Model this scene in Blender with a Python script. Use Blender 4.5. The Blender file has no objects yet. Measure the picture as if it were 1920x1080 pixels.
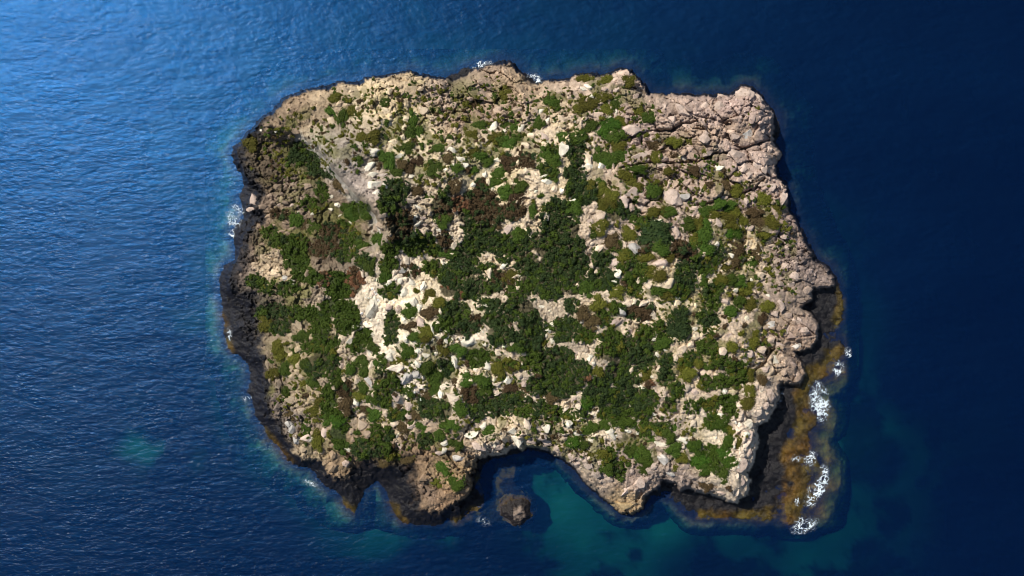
import bpy, math, random
import numpy as np
from mathutils import Vector, Matrix
random.seed(7); rng = np.random.default_rng(7)
sc = bpy.context.scene
R = math.radians
# ---------------------------------------------------------------- camera: drone straight above the islet
CAM_H = 147.8
cam_d = bpy.data.cameras.new('camera'); cam = bpy.data.objects.new('camera', cam_d); sc.collection.objects.link(cam)
cam.location = (0, 0, CAM_H); cam.rotation_euler = (0, 0, 0)
cam_d.sensor_width = 36; cam_d.lens = 18.0*CAM_H/96.0
cam_d.clip_start = 1; cam_d.clip_end = 9000
sc.camera = cam
# ---------------------------------------------------------------- sky and sun
SUN_EL, SUN_AZ = R(49), math.atan2(-0.80, 0.60)
w = bpy.data.worlds.new('World'); sc.world = w; w.use_nodes = True
nt = w.node_tree
sky = nt.nodes.new('ShaderNodeTexSky'); sky.sky_type = 'NISHITA'; sky.sun_disc = False
sky.sun_elevation = SUN_EL; sky.sun_rotation = SUN_AZ
nt.links.new(sky.outputs[0], nt.nodes['Background'].inputs[0]); nt.nodes['Background'].inputs[1].default_value = 0.08
sun_d = bpy.data.lights.new('sun', 'SUN'); sun_d.energy = 4.9; sun_d.angle = R(0.53); sun_d.color = (1, .95, .86)
sun = bpy.data.objects.new('sun', sun_d); sc.collection.objects.link(sun)
sdir = Vector((math.sin(SUN_AZ)*math.cos(SUN_EL), math.cos(SUN_AZ)*math.cos(SUN_EL), math.sin(SUN_EL)))
sun.rotation_euler = sdir.to_track_quat('Z', 'Y').to_euler(); sun.location = sdir*300
sc.view_settings.view_transform = 'Standard'; sc.view_settings.look = 'None'
sc.view_settings.exposure = 0.12; sc.view_settings.gamma = 1.0; sc.view_settings.use_curve_mapping = False
sc.cycles.use_denoising = True; sc.cycles.filter_width = 0.9
sc.cycles.max_bounces = 6; sc.cycles.diffuse_bounces = 2; sc.cycles.glossy_bounces = 2; sc.cycles.transparent_max_bounces = 6
sc.cycles.sample_clamp_indirect = 4.0; sc.cycles.caustics_reflective = False; sc.cycles.caustics_refractive = False
SEA_BUMP, SEA_R1, SEA_R2, SEA_SHARP, SEA_F0, SEA_DEEP = .10, .465, .22, .06, .076, (.0001, .0010, .009)
# ---------------------------------------------------------------- survey data
# Everything is surveyed in blocks of 300 x 225 units (x right, y down, 1 unit = 0.1 m); inside a block 4.8 steps per unit.
def blk(c, r, txt):
    out = []
    for e in txt.replace('\n', ' ').split(';'):
        f = e.split()
        if not f: continue
        x, y, a, b = map(float, f[:4])
        out.append((410+300*c+x/4.8, 110+225*r+y/4.8, a/4.8, b/4.8) + tuple(f[4:]))
    return out
VEG = []
VEG += blk(0,0,"""1050 365 45 40 o;1190 370 35 45 o;1270 390 45 35 b;1030 470 50 45 g;1110 540 45 60 g;1200 480 40 50 o;1300 465 30 30 o;1275 580 40 22 o;
1355 575 25 35 o;1100 705 50 30 o;1270 705 50 45 o;1400 700 60 50 o;1220 790 50 35 g;1310 790 45 30 g;1225 860 40 25 b;1325 850 40 40 o;1420 910 25 45 b;1255 950 45 45 g;
1250 1030 25 25 g;940 670 30 25 b;1150 930 40 40 b;745 530 25 30 o;310 750 60 60 o;1040 270 40 22 g;1385 186 40 10 g;740 830 60 90 d;820 930 90 90 d;680 880 50 60 d;
1000 1040 60 40 d;860 1000 60 50 d;430 760 40 30 o;620 640 30 25 o;850 450 30 22 o;690 490 30 25 o;500 700 30 30 b;360 900 26 22 o;480 980 30 26 b;300 990 24 24 o;420 850 24 20 o""")
VEG += blk(1,0,"""45 390 45 40 g;140 365 35 35 g;210 370 35 35 b;190 430 40 30 o;400 360 40 40 o;590 300 30 30 o;410 430 30 25 b;70 570 50 35 g;195 570 40 35 o;190 640 25 40 o;
310 560 40 70 g;290 690 45 60 g;350 680 40 60 g;60 700 30 35 g;390 780 40 40 g;270 800 60 40 g;480 580 40 30 o;560 560 40 30 o;520 510 40 25 b;570 725 40 30 g;640 735 40 28 g;500 700 50 30 o;
460 750 40 25 g;560 810 60 35 g;470 830 40 25 g;720 540 30 35 o;780 550 40 40 o;700 600 40 40 o;780 630 30 30 o;730 690 40 40 o;720 745 40 35 g;840 690 60 45 o;900 610 55 40 g;
960 660 25 40 g;980 760 40 30 o;740 820 40 30 o;850 850 50 40 o;1050 700 50 45 o;1140 620 45 40 g;1205 620 45 40 g;1230 555 40 50 g;1330 605 30 30 g;1420 560 40 60 g;1370 650 40 30 o;
1110 770 50 45 g;1180 760 50 50 g;1230 735 45 40 g;1270 705 40 35 g;1060 830 35 40 g;1120 850 40 40 o;1110 570 30 20 o;760 470 30 25 b;690 480 30 30 b;1150 310 45 50 o;1220 420 25 35 b;1300 430 25 25 b;
1090 430 40 30 o;40 870 50 45 g;110 940 40 70 g;200 950 40 45 b;280 980 45 50 b;170 1040 60 40 g;380 910 60 40 b;500 980 60 60 g;420 1000 40 40 o;640 900 50 40 b;720 930 30 30 o;
700 1010 60 40 g;790 1000 50 30 b;860 980 60 40 g;960 920 60 45 g;900 880 60 30 g;1170 940 70 70 b;1290 800 25 25 b;1350 780 30 30 b;1280 840 25 25 b;1410 790 30 30 b;1330 910 70 60 b;
1100 1040 60 50 g;380 1060 50 25 g;620 1060 20 20 o""")
VEG += blk(2,0,"""390 190 55 35 o;480 185 50 32 o;630 205 60 40 o;540 225 40 30 o;800 200 50 50 o;850 260 30 25 b;95 390 45 40 g;150 395 45 45 g;170 460 35 50 g;70 470 30 45 o;510 320 50 35 o;600 340 50 40 o;
420 420 55 50 o;480 395 45 45 o;400 350 40 40 o;680 400 60 60 g;620 450 50 50 o;370 470 50 40 o;250 520 30 25 b;690 360 50 35 g;760 450 40 40 o;890 470 40 45 o;950 545 45 40 g;1010 535 45 42 g;1090 480 35 50 o;
460 600 55 45 g;620 590 50 50 G;690 590 50 50 G;600 650 50 50 G;740 560 50 45 o;700 690 60 60 g;430 690 40 30 o;220 720 60 50 g;300 715 60 50 g;370 730 60 50 g;340 790 80 80 d;130 850 60 70 g;130 960 60 60 g;60 870 50 60 g;
90 1020 80 60 g;340 900 60 80 d;320 1020 90 60 d;560 880 60 60 g;640 900 60 60 g;700 780 60 50 o;740 870 60 50 g;600 940 50 40 g;930 770 50 40 G;850 800 30 40 o;1060 880 40 50 o;1060 790 60 50 b;
900 1000 60 30 G;760 1050 60 40 o;1220 750 60 40 o;1330 740 50 40 o;1200 880 40 40 b;1160 1010 60 30 o;1030 1050 40 20 o;1380 1010 50 40 b;10 590 40 45 g;900 460 30 25 o""")
VEG += blk(3,0,"460 500 30 40 o;340 1040 40 40 o;560 990 25 25 b;520 450 30 30 o;120 990 30 30 o;60 560 25 20 b;470 580 28 26 o;90 700 30 24 b")
VEG += blk(0,1,"""680 640 110 90 G;700 740 110 90 G;540 560 80 60 g;460 480 70 60 g;690 380 60 60 g;850 230 110 60 g;930 120 50 90 g;1240 270 140 60 G;1200 330 60 60 G;1180 530 90 80 g;1000 470 100 70 b;
880 440 60 50 g;800 880 110 60 G;620 980 90 60 g;1060 930 110 90 G;1080 1020 110 60 G;1160 690 110 60 g;940 640 150 60 b;950 900 60 60 r;1220 930 80 120 r;1090 60 60 60 b;330 930 70 60 d;430 980 80 50 g;1420 560 40 60 g;
1400 730 30 25 g;1350 800 45 60 g;1270 610 60 40 g;780 400 40 60 b;1340 310 60 60 g;1300 740 60 70 d;560 320 100 40 b;980 560 90 60 b;1080 640 80 60 g;1130 430 70 60 g;730 560 70 60 g""")  # the brown shrub just below the grey scarp stands in for a shadowy patch
VEG += blk(1,1,"""130 130 120 110 d;110 230 110 90 g;190 60 60 60 d;340 30 55 30 o;430 25 55 30 o;330 110 60 40 b;430 170 60 60 g;500 60 40 40 o;700 80 60 60 b;600 130 60 60 d;560 260 100 110 b;720 230 80 60 r;850 210 120 90 b;
920 100 60 100 b;1000 200 90 60 b;1000 310 130 90 b;1200 290 110 80 b;820 330 110 90 d;590 380 60 50 g;900 430 140 110 d;180 400 110 130 b;230 520 110 70 d;400 550 100 60 g;320 620 110 70 g;500 640 70 60 g;
590 560 60 80 b;490 800 80 70 g;110 620 90 70 g;90 760 80 70 g;300 830 90 40 b;60 860 50 60 G;100 1020 90 60 g;330 1010 40 40 o;450 1040 60 50 o;700 900 180 130 d;760 700 130 110 d;850 600 100 110 d;990 550 120 90 d;
1200 600 160 110 d;1340 560 110 90 d;1350 780 110 130 d;1130 720 60 60 d;960 800 80 50 d;870 980 220 100 d;650 980 110 90 r;1080 920 90 100 b;1180 900 60 60 o;1350 940 90 90 g;1260 1030 110 50 g;1030 50 60 50 g;
1150 150 60 60 g;1250 160 60 60 b;1270 60 50 50 g;1390 320 30 60 g;1250 470 50 60 g;1060 390 60 50 b;20 540 50 40 g;620 680 60 40 g;1390 200 25 40 o""")
VEG += blk(2,1,"""150 300 120 110 d;200 450 170 120 d;100 600 160 130 d;250 620 150 120 d;150 800 180 130 d;300 780 140 120 d;100 980 150 100 d;300 930 110 120 d;380 120 120 110 d;340 60 90 60 d;450 60 50 50 o;520 60 50 50 g;560 110 55 50 o;640 150 55 55 o;
680 290 90 90 d;820 310 90 50 d;640 220 50 60 o;560 240 50 60 o;330 270 60 60 g;20 150 30 50 g;30 260 30 50 o;860 60 60 50 o;1020 120 60 60 g;1000 180 50 40 g;1060 30 60 30 o;1040 310 55 45 o;1120 310 55 45 o;1160 280 60 40 g;
1070 490 125 95 d;1110 560 90 60 d;940 390 90 60 g;970 600 60 80 b;1090 630 60 60 g;820 500 60 60 o;700 420 40 35 o;570 430 60 60 o;660 570 60 60 b;680 620 60 50 g;560 700 90 90 d;600 900 110 90 d;540 960 90 40 d;
800 760 110 100 g;860 850 110 90 g;850 960 70 90 g;950 700 60 50 o;760 680 60 60 o;760 930 30 50 b;700 1030 60 50 o;1000 830 60 45 o;1080 870 60 50 o;1080 1000 60 60 g;1150 1050 60 40 o;1300 640 110 80 b;1360 760 90 110 d;
1320 860 90 110 d;1310 1000 110 80 g;1390 440 55 60 o;1390 530 55 60 o;1330 380 60 60 g;1400 580 50 60 g;1180 720 50 40 o;500 500 60 50 g;450 860 50 60 d;420 1000 60 60 g""")
VEG += blk(3,1,"""570 190 60 55 o;680 270 45 50 o;170 235 55 40 g;260 235 55 40 g;340 130 50 50 o;320 300 60 40 o;60 280 60 50 g;110 330 60 40 o;240 350 60 40 o;290 400 55 50 o;370 400 50 50 o;270 490 55 50 G;340 490 50 50 G;430 540 60 50 o;60 440 60 60 g;40 520 60 60 g;
540 390 60 60 b;640 400 60 55 o;620 490 50 40 o;670 360 40 30 o;550 510 40 35 o;170 670 60 60 d;60 640 60 50 g;340 640 50 50 b;310 730 50 60 b;70 780 80 70 g;500 660 40 60 b;470 780 50 45 g;240 810 50 40 o;290 930 55 45 g;370 930 50 45 g;
200 900 60 50 o;150 970 80 60 g;110 1040 70 60 g;380 1040 50 40 o;440 980 60 40 o;560 580 30 30 o;530 960 40 30 o;260 1030 30 40 o;30 920 40 60 g;20 360 30 50 o;510 300 60 35 b;240 70 50 40 b;100 70 40 40 b""")
VEG += blk(0,2,"""1150 130 110 110 G;1050 80 130 80 G;1150 230 110 90 G;930 200 70 60 g;920 290 90 90 G;980 420 110 120 g;960 540 110 90 d;830 430 70 60 g;880 600 110 90 d;1020 640 80 90 g;820 130 90 60 G;500 120 130 90 d;560 230 110 90 d;440 230 60 60 o;
1300 340 80 70 G;1260 420 70 70 g;1290 560 60 50 g;1320 640 60 60 g;1400 450 50 50 g;1420 620 40 60 g;1180 640 40 50 g;1140 800 60 70 b;880 750 60 60 g;920 900 50 50 o;990 860 50 90 G;1000 970 70 60 G;1010 1040 90 50 G;1080 730 40 60 g;
1330 790 60 60 g;1280 850 60 40 o;1400 900 60 60 g;1400 1030 60 50 g;1160 950 50 70 b;1340 1000 50 40 b;610 640 45 60 g;600 830 45 60 g;590 910 40 45 g;700 540 50 50 o;560 520 60 60 o;540 440 50 60 o;820 670 45 40 g;740 350 60 50 g;480 680 45 60 o;
880 980 60 50 o;650 1040 60 40 b;780 870 50 30 b;770 600 40 50 g;680 130 80 60 g""")
VEG += blk(1,2,"""120 220 65 90 d;110 330 60 80 d;290 110 60 50 g;210 250 40 40 b;300 250 50 40 b;330 350 50 40 g;410 350 50 40 o;440 300 60 50 o;270 470 55 60 G;180 560 50 40 o;250 580 40 35 o;430 600 60 60 g;480 650 55 55 g;520 720 55 60 g;510 800 50 50 g;610 620 75 70 d;580 460 50 60 o;555 390 40 40 b;
720 460 60 50 g;490 440 40 30 b;890 530 95 75 G;580 240 80 60 G;680 130 130 110 d;760 260 130 70 d;860 210 80 60 b;1000 60 110 60 d;1050 200 110 90 d;1180 110 90 90 d;1100 320 130 90 d;1280 60 110 90 d;1360 200 100 130 d;1350 380 110 110 d;
1250 430 60 60 g;1380 560 90 90 g;1150 600 110 60 o;1060 640 50 60 o;1230 600 50 50 b;800 600 45 35 b;690 750 50 45 b;790 740 60 50 g;950 720 60 60 g;960 790 60 55 g;840 860 90 70 b;1150 900 180 80 d;1000 960 130 90 d;1100 1000 110 50 d;1300 1000 90 70 g;
1200 800 60 40 b;1300 800 40 50 b;1390 780 60 80 d;540 1000 140 90 d;440 960 90 70 d;430 870 50 60 b;720 990 60 60 g;820 960 60 60 d;240 820 60 60 g;90 750 110 70 g;40 830 90 70 g;60 920 70 60 g;20 600 50 80 g;180 960 50 30 b;
170 1040 80 50 g;600 880 35 30 b;530 30 60 50 o;470 120 60 50 b;400 20 50 30 o;350 1050 60 40 b;1400 980 60 60 d;880 1040 60 50 d""")
VEG += blk(2,2,"""900 110 110 80 b;1260 260 100 100 d;1260 130 60 50 d;1100 270 60 70 g;960 300 80 60 g;700 80 70 60 g;520 50 60 60 o;570 170 75 65 g;390 100 50 60 b;470 220 60 50 b;240 240 130 70 d;240 330 90 60 d;180 190 50 30 b;300 60 60 60 d;
420 330 90 60 g;650 350 110 60 g;640 480 120 90 g;820 460 140 110 d;960 440 100 110 d;950 550 90 80 d;720 640 110 110 d;800 700 90 90 d;340 680 120 130 d;150 540 160 110 d;120 660 120 110 d;100 780 130 90 d;260 800 80 80 d;1160 560 70 60 d;
1150 680 60 80 d;1100 390 70 50 g;1240 820 70 70 g;1380 530 70 60 g;1310 600 70 60 o;530 650 60 50 o;560 780 90 90 d;500 850 110 80 d;650 920 110 110 d;880 900 170 90 d;780 830 90 60 d;980 900 90 80 g;940 1000 80 80 g;780 1010 110 80 g;
1180 960 70 60 g;1370 970 80 50 G;960 700 60 60 o;1000 780 40 30 r;420 920 60 60 G;60 980 80 60 g;150 1030 90 60 g;320 1030 80 50 g;640 1040 110 50 g;100 910 50 50 b;700 850 40 40 o;1330 700 60 60 o;1420 560 40 60 o;600 420 60 30 b;
20 300 60 60 d;430 700 20 30 r""")
VEG += blk(3,2,"""110 30 80 50 g;350 30 50 40 g;260 110 70 50 g;80 170 90 70 d;460 80 50 50 o;610 80 45 50 o;560 190 50 65 b;410 235 35 40 b;240 245 45 30 b;375 320 45 40 o;490 310 50 50 o;470 390 50 50 o;590 300 35 30 o;655 290 28 25 o;290 440 45 45 o;
90 300 50 75 g;80 420 80 80 g;170 500 70 70 g;180 580 90 60 g;350 630 70 60 g;340 720 90 80 g;460 700 40 50 o;210 740 80 60 g;70 750 70 70 g;560 740 40 50 b;460 830 50 60 o;390 930 35 40 o;450 950 60 55 o;260 920 80 60 G;100 960 70 65 o;
280 1010 65 75 g;150 1050 50 40 G;160 330 30 40 b;330 540 30 40 b;30 590 50 40 g;20 900 30 50 g;320 480 25 22 b""")
VEG += blk(0,3,"800 80 40 70 g;880 130 45 60 o;1080 140 80 110 G;1080 40 60 60 G;880 230 40 60 o;1180 350 60 30 g;1250 120 30 60 g;1290 260 90 80 d;1400 140 60 100 g;1100 240 60 60 g;1380 290 80 60 d;870 20 50 30 o;1160 330 40 30 b;980 20 50 40 g")
VEG += blk(1,3,"""60 150 75 70 d;30 260 70 60 g;230 70 50 50 b;400 70 50 50 g;420 190 65 75 d;545 120 45 50 g;600 60 55 45 g;680 60 55 45 g;700 220 55 55 g;1000 120 65 50 g;1155 220 40 35 o;790 125 25 20 b;860 120 20 18 b;800 175 20 15 b;
1140 95 40 25 b;1390 100 40 40 g;120 330 80 40 o;260 350 50 40 b;570 440 55 55 g;640 500 70 55 g;690 570 60 60 g;520 560 50 45 o;135 230 30 30 b;60 400 50 40 b;800 20 50 30 o;880 20 50 30 g""")
VEG += blk(2,3,"""200 110 40 45 g;120 160 40 35 b;310 205 55 45 G;380 220 50 48 g;460 310 45 45 o;450 100 55 60 g;570 190 50 35 o;600 60 50 45 g;740 40 70 50 g;850 40 70 50 g;960 90 70 70 g;1100 80 75 65 g;1170 150 50 60 g;1230 80 40 50 g;1000 160 50 40 g;
850 150 30 20 b;640 330 55 75 g;590 450 60 50 g;720 460 65 70 g;740 560 40 30 g;800 420 40 40 g;860 300 60 60 g;950 300 60 60 g;960 380 70 40 g;950 440 45 50 g;830 270 50 40 g;1230 270 60 50 g;1390 260 60 60 G;1300 360 50 40 o;1400 390 50 50 G;1220 430 30 50 o;
170 20 50 30 g;750 350 40 40 o;560 320 50 40 o""")
VEG += blk(3,3,"""120 30 75 60 g;200 60 60 50 G;280 110 50 40 o;350 190 50 55 o;428 160 18 20 o;250 200 50 60 G;110 310 80 75 G;160 420 90 75 G;40 370 60 50 G;270 360 60 50 G;220 510 50 50 g;60 470 60 40 G;265 620 40 35 b;65 600 50 45 b;220 270 55 50 G""")

ROCK = []
ROCK += blk(0,0,"1025 570 50 60;1390 830 60 50 w 20;1340 985 95 62 w -25;1380 1045 60 30 w;815 1060 20 15 w;960 1045 30 22;510 650 20 20 w;385 645 20 14 w;1080 410 45 30;1150 420 45 35;1300 330 35 30;1360 380 60 35;1250 440 40 30;1190 300 40 26;1120 250 50 26;1390 230 50 34;1190 660 50 40;1130 760 50 32;1310 620 40 36;1380 770 34 30;690 640 60 40;640 690 40 30")
ROCK += blk(1,0,"300 270 65 50;1030 620 65 65 w;680 420 45 45;660 830 50 45 w;1280 630 50 55 w;1060 910 50 35 w;130 750 55 50;550 370 40 40;600 440 30 30;1130 660 50 30 w;590 620 40 60;740 910 60 40 w 25;180 880 50 35 w;1070 970 60 30;600 1000 40 35 w;960 1040 40 40 w;1320 1020 35 40;400 470 60 40;1070 460 50 50;1170 570 50 30 w;490 330 45 35;380 270 40 30;290 1050 50 30 w;480 920 45 30;100 290 40 40;30 1050 70 30;240 540 35 35;230 620 35 40;210 710 45 40;60 470 40 36;440 400 40 32;210 300 40 30;340 190 60 34;250 180 50 34;640 740 40 30;690 640 30 36;920 450 40 30;1240 470 45 40;1380 700 50 45;1330 790 60 50;840 570 30 24;900 700 34 30;670 960 36 24 w;780 960 40 26 w;1400 470 40 40;1010 330 40 30;820 360 50 30;880 250 60 36")
ROCK += blk(2,0,"215 835 58 78 w 28;20 470 30 45 w;80 560 45 45 w;290 620 85 70;200 640 45 60;530 500 60 55;700 480 20 40 w;460 260 60 30 w;400 270 40 24 w;850 640 90 55 p;1000 690 90 45 p;1340 625 50 40 p;1200 560 90 50 p;900 890 130 70 p;430 900 50 80;480 710 50 50;450 980 60 50 w;560 970 40 40 w;620 1030 60 40;60 1060 50 30 w;1130 900 40 30;1300 890 60 30 w;210 550 40 60;640 530 50 25 w;670 960 30 50;1320 480 110 60 p;940 430 40 25;700 280 50 40 p;860 340 50 40;770 140 70 45;230 230 40 26;180 300 44 30;40 330 40 34;280 340 40 36;360 260 34 22;1130 440 60 40 p;1230 680 50 34;1350 800 50 40;1100 960 50 30 p;1270 1010 50 36;480 340 30 22 w;590 270 36 30;700 190 40 30;50 720 50 60 p")
ROCK += blk(3,0,"290 490 50 40 p;430 690 60 80 y;420 320 90 60 p;330 700 60 70 p;330 860 90 50 p;200 980 80 40 w;400 970 60 60 p;550 950 60 60 p;60 700 70 70 p;190 780 70 60 p;620 830 60 50 p;530 350 50 60 p;490 520 50 60;210 350 60 40 p;190 440 60 60 p;60 430 50 40 p;80 850 60 36 p;560 620 40 60 p;600 980 40 60 p;460 1040 50 34 p;40 960 40 30")
ROCK += blk(0,1,"530 70 40 40;600 70 30 40;670 60 40 35;790 70 50 40;600 215 35 22;730 215 35 18;590 300 25 15;625 310 20 15;715 300 20 12 w;770 365 30 12;1015 160 20 20 w;1065 235 35 30 w;1135 180 50 40;1160 110 35 30;1010 290 45 30 w;1090 330 30 12 w;1190 405 12 32 w -35;850 310 35 18 w -40;845 385 25 15;1390 60 75 50 w;1420 130 40 30 w;1420 440 40 60;1385 520 35 35;1300 640 60 24;1390 690 50 35;1300 830 28 70;470 710 50 35;540 660 40 40;580 750 50 30;440 830 45 50;510 860 60 40;600 900 42 35 y;655 920 28 25 w;665 955 28 18 w;580 830 50 40;620 790 40 30;600 400 50 25;620 500 30 30;500 420 40 30;560 480 40 30;1220 745 35 45;900 795 20 35;800 850 22 40;320 200 60 60 p;300 270 50 40 p;370 440 40 40;1395 1040 50 50 p;690 110 34 26;560 140 30 22;640 170 28 18;660 240 34 20 p;540 240 34 20 p;480 220 34 22;450 330 40 22;400 590 34 26;340 570 30 28;330 770 50 34;400 700 40 30;310 850 40 26;255 965 16 20 w;400 250 40 28")
ROCK += blk(1,1,"50 60 40 30 w 30;845 60 32 28 w;850 105 32 25 w;575 70 30 25;310 345 45 25 w;390 350 40 25 p;355 400 60 26 w -25;410 480 50 30;500 415 33 27 p;540 460 35 30 w;440 300 50 40 p;345 255 45 20 w;675 530 28 25;680 590 30 50;670 670 28 30;735 430 25 45;970 690 60 32;585 755 45 26 w 35;725 790 42 20 w 42;855 805 26 45 w -28;1130 780 40 35 w;1110 90 70 50;1230 45 50 30;1340 300 60 60;1350 470 70 60;1180 440 50 80 p;1100 230 40 22;985 30 30 40;1030 90 30 30 w;215 640 26 30;250 720 28 60;210 830 40 40 y;185 910 40 40 w;140 850 30 40;95 930 25 35 w;65 955 30 18 w;300 940 60 40 w;230 1010 60 60 w;400 980 40 60 w;30 690 30 40;560 880 60 30;40 330 60 30;30 430 50 60;1200 810 40 26;1250 980 30 40;1000 850 30 60;670 140 60 20 p;270 200 60 30;330 430 30 22;420 410 34 24 p;640 340 30 22;700 360 30 20;430 80 40 30")
ROCK += blk(2,1,"75 25 65 38 w 25;215 105 55 45 w;130 90 40 50;285 160 45 38 w 30;310 195 40 25 w;60 230 22 60;60 340 45 60;600 150 35 40;830 130 70 60 p;760 180 60 90 p;820 250 60 60;920 250 50 50 p;470 390 45 35 p;480 290 40 30;550 340 70 50;420 290 25 50;650 480 40 35;720 520 40 60;545 625 65 60;680 740 62 80 p -30;850 620 70 75 y;910 500 30 80 p;1200 150 120 110 p;1320 170 70 60 y;1080 380 65 35 w;680 930 55 40 w;720 860 60 50 w;520 830 28 30;350 960 22 30;440 930 18 30;480 1030 40 60;600 1030 50 44;790 960 15 60;1100 770 120 60 p;1230 480 50 70;1180 640 60 44;990 930 60 70;1160 930 70 60;770 1070 60 20;1230 1065 50 20 w;490 230 40 40;1400 270 50 30;1290 440 40 40;1060 1000 30 26;900 910 30 40;760 620 34 44")
ROCK += blk(3,1,"660 80 50 40 p;590 50 60 30 p;750 200 36 90 p;165 585 30 25 w;265 600 35 35;290 685 40 30 w 20;330 50 25 30;470 905 26 22 w 35;620 1050 38 28 w;550 700 40 25;570 775 40 30;330 1000 30 25 w;840 940 50 50 p;870 880 50 50 p;660 590 40 30;430 640 50 45 p;30 110 50 60 p;220 170 60 40 p;470 440 70 50 p;170 400 50 50 p;90 920 40 44;960 1010 80 50;310 555 25 22;600 650 40 26;680 700 36 30 p;720 610 34 30 p;640 830 40 36;760 520 40 32 p;780 620 36 30 p;560 860 40 30;640 950 44 36;730 940 44 36;430 200 50 36 p;780 780 44 40 p;860 760 36 34 p")
ROCK += blk(0,2,"1240 230 45 50 w 30;1350 240 70 55;1380 320 40 38 w;1110 360 38 38;1170 390 38 40 w;1110 420 35 30;1090 470 35 30;1160 540 50 50 p;1110 620 50 70 p;1110 700 36 60;1240 590 45 45;1360 490 28 45 w;1375 600 35 45;1360 750 35 60 y;1250 730 40 50;1230 930 40 50 w;1260 990 35 30;1310 900 50 40 p;650 330 50 50;720 240 46 66;720 450 50 50;660 500 45 40;730 600 50 40;700 650 35 40;820 810 55 56;850 890 50 40;740 850 50 50;650 920 60 40;540 850 40 36;540 760 32 56;970 670 22 40;1090 890 40 22;1030 790 22 36;530 970 40 50;760 1010 50 40;450 600 36 56;470 720 36 50;1080 980 50 44;750 700 50 40;540 330 34 30;600 390 34 30;720 970 40 36;500 900 36 34;1220 550 30 34;410 450 30 36;480 480 26 30;1130 1020 40 34;1290 1050 50 30;660 700 40 30;800 940 34 30")
ROCK += blk(1,2,"95 70 46 40 p;180 95 38 42 p 45;255 340 50 80 w 8;120 480 70 44 w -40;90 530 46 50 w;320 40 50 56 w;370 90 40 50 w;560 130 28 60;480 260 20 90 w -22;600 360 34 62 w -38;640 465 26 56 w -15;685 565 44 78 w -30;720 620 50 46 p;820 380 88 58 w;960 410 30 25 w;1080 470 40 46;900 60 30 30;970 60 45 20 w 30;850 110 40 50;1120 130 40 36;1240 260 26 66;1230 210 30 25;340 580 40 60 w;340 680 60 60 y;140 630 80 46;240 720 76 56 y;380 790 60 56;270 950 56 66 p;270 1040 50 46 p;600 790 56 46;560 870 30 56 w;660 900 76 56;740 870 36 56;430 515 45 40 w;350 470 40 36;1160 730 60 50 w;1270 690 40 40;1060 760 50 40;980 610 50 56 w;1340 880 36 56;1050 840 60 34;65 1030 30 40;160 890 50 44 p;1000 1040 50 46;1150 1040 60 40;790 1030 35 40;380 220 56 56 p;230 180 34 44 w -20;310 170 36 30 w;60 330 30 40;30 230 40 60;430 420 26 34;510 490 24 36 w;880 640 40 34;790 660 36 30;1310 760 30 44 p;560 630 30 50;450 130 30 40;390 700 50 46;540 210 30 26")
ROCK += blk(2,2,"125 240 35 35 w;90 280 35 28 w;205 195 40 26 w -25;130 380 38 46 w;70 330 18 30 w;30 75 40 35 w;195 70 28 45;120 135 30 30;380 40 35 40;375 210 35 40 w;450 150 40 56;600 50 30 40 w;745 120 45 45 y;805 190 45 40 p;690 210 80 60 p;820 290 50 56 p;940 40 60 30;1030 130 40 80;960 220 40 30;780 40 60 50;1040 365 30 18 w;1085 440 25 18 w;1140 465 35 15 w 25;1068 505 20 30 w;1080 620 28 60;1020 695 35 28 w;1285 455 50 55;1370 410 40 35;1400 265 35 26 w;1410 330 40 50;1230 540 26 40;1160 280 28 50;1170 350 30 30;1200 420 26 40;520 330 16 45;560 380 56 36;460 540 46 46 w;490 580 30 22 w;350 480 56 46 p;630 590 25 13 w -30;590 720 16 14 w;830 640 36 50;900 690 36 45;940 810 60 20 w 35;1050 830 45 46 p;1120 820 36 36;1230 690 46 56;1320 790 56 46;1400 840 56 50 p;1030 1025 50 20 w 35;1130 1050 60 26;1370 1050 50 40;240 990 36 66;480 1030 56 36;530 1000 30 36;350 970 30 36;310 900 40 30 p;60 920 26 46;760 850 26 36;820 960 22 26;400 830 16 36;1240 40 50 46;1410 60 36 50;1290 660 40 30;1400 650 40 36")
ROCK += blk(3,2,"20 340 35 55;215 825 40 50 w -25;15 785 25 20 w;50 665 60 40;400 790 30 28;60 100 40 36;240 30 60 40 p;700 560 40 60 w;640 230 60 36 y;910 10 60 30;740 60 46 70 p;510 790 40 40;640 880 66 66 p;530 1020 86 56;200 1050 40 26 w;450 500 86 66 p;260 340 50 60 p;850 330 76 46;780 280 80 46 p;220 470 40 44;800 150 60 40;900 200 60 44 p;940 290 50 40 p;600 620 50 44 p;620 720 44 44 p;880 430 50 36 y;840 600 50 44;880 680 44 36 p;560 460 50 40;720 420 60 40 p;640 370 50 36;500 100 40 34;690 130 44 36 p;400 560 40 30;600 960 50 40 p")
ROCK += blk(0,3,"955 100 50 70 p;790 180 60 36 p;840 130 25 38;830 190 40 30 w;930 290 34 40;1030 320 34 56;1195 110 28 45;1210 180 30 40;1170 280 50 35 w;1290 60 60 50;1340 140 40 40;1020 230 40 30;760 260 50 46;770 330 40 40;1020 440 56 56;1140 400 40 46 p;1080 500 30 40;660 100 44 50 y;620 40 44 46 y;700 190 34 50 y;960 400 40 34;870 300 34 30")
ROCK += blk(1,3,"640 140 45 45;840 150 90 60 w -20;940 60 45 36 w;890 240 88 48 p 20;1050 240 78 48 p;1250 190 52 80 w -15;1200 110 50 46 w;1330 60 50 56;1360 200 60 36 p;170 150 45 45 y;300 60 50 56 p;460 100 50 40;590 210 50 36 w;600 270 50 34 w;720 350 60 46 y;330 280 40 46;490 260 28 34;400 540 56 46;380 600 50 28;130 40 60 40;200 240 56 36 p;320 180 40 40;690 430 50 28;540 300 40 34 p")
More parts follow.
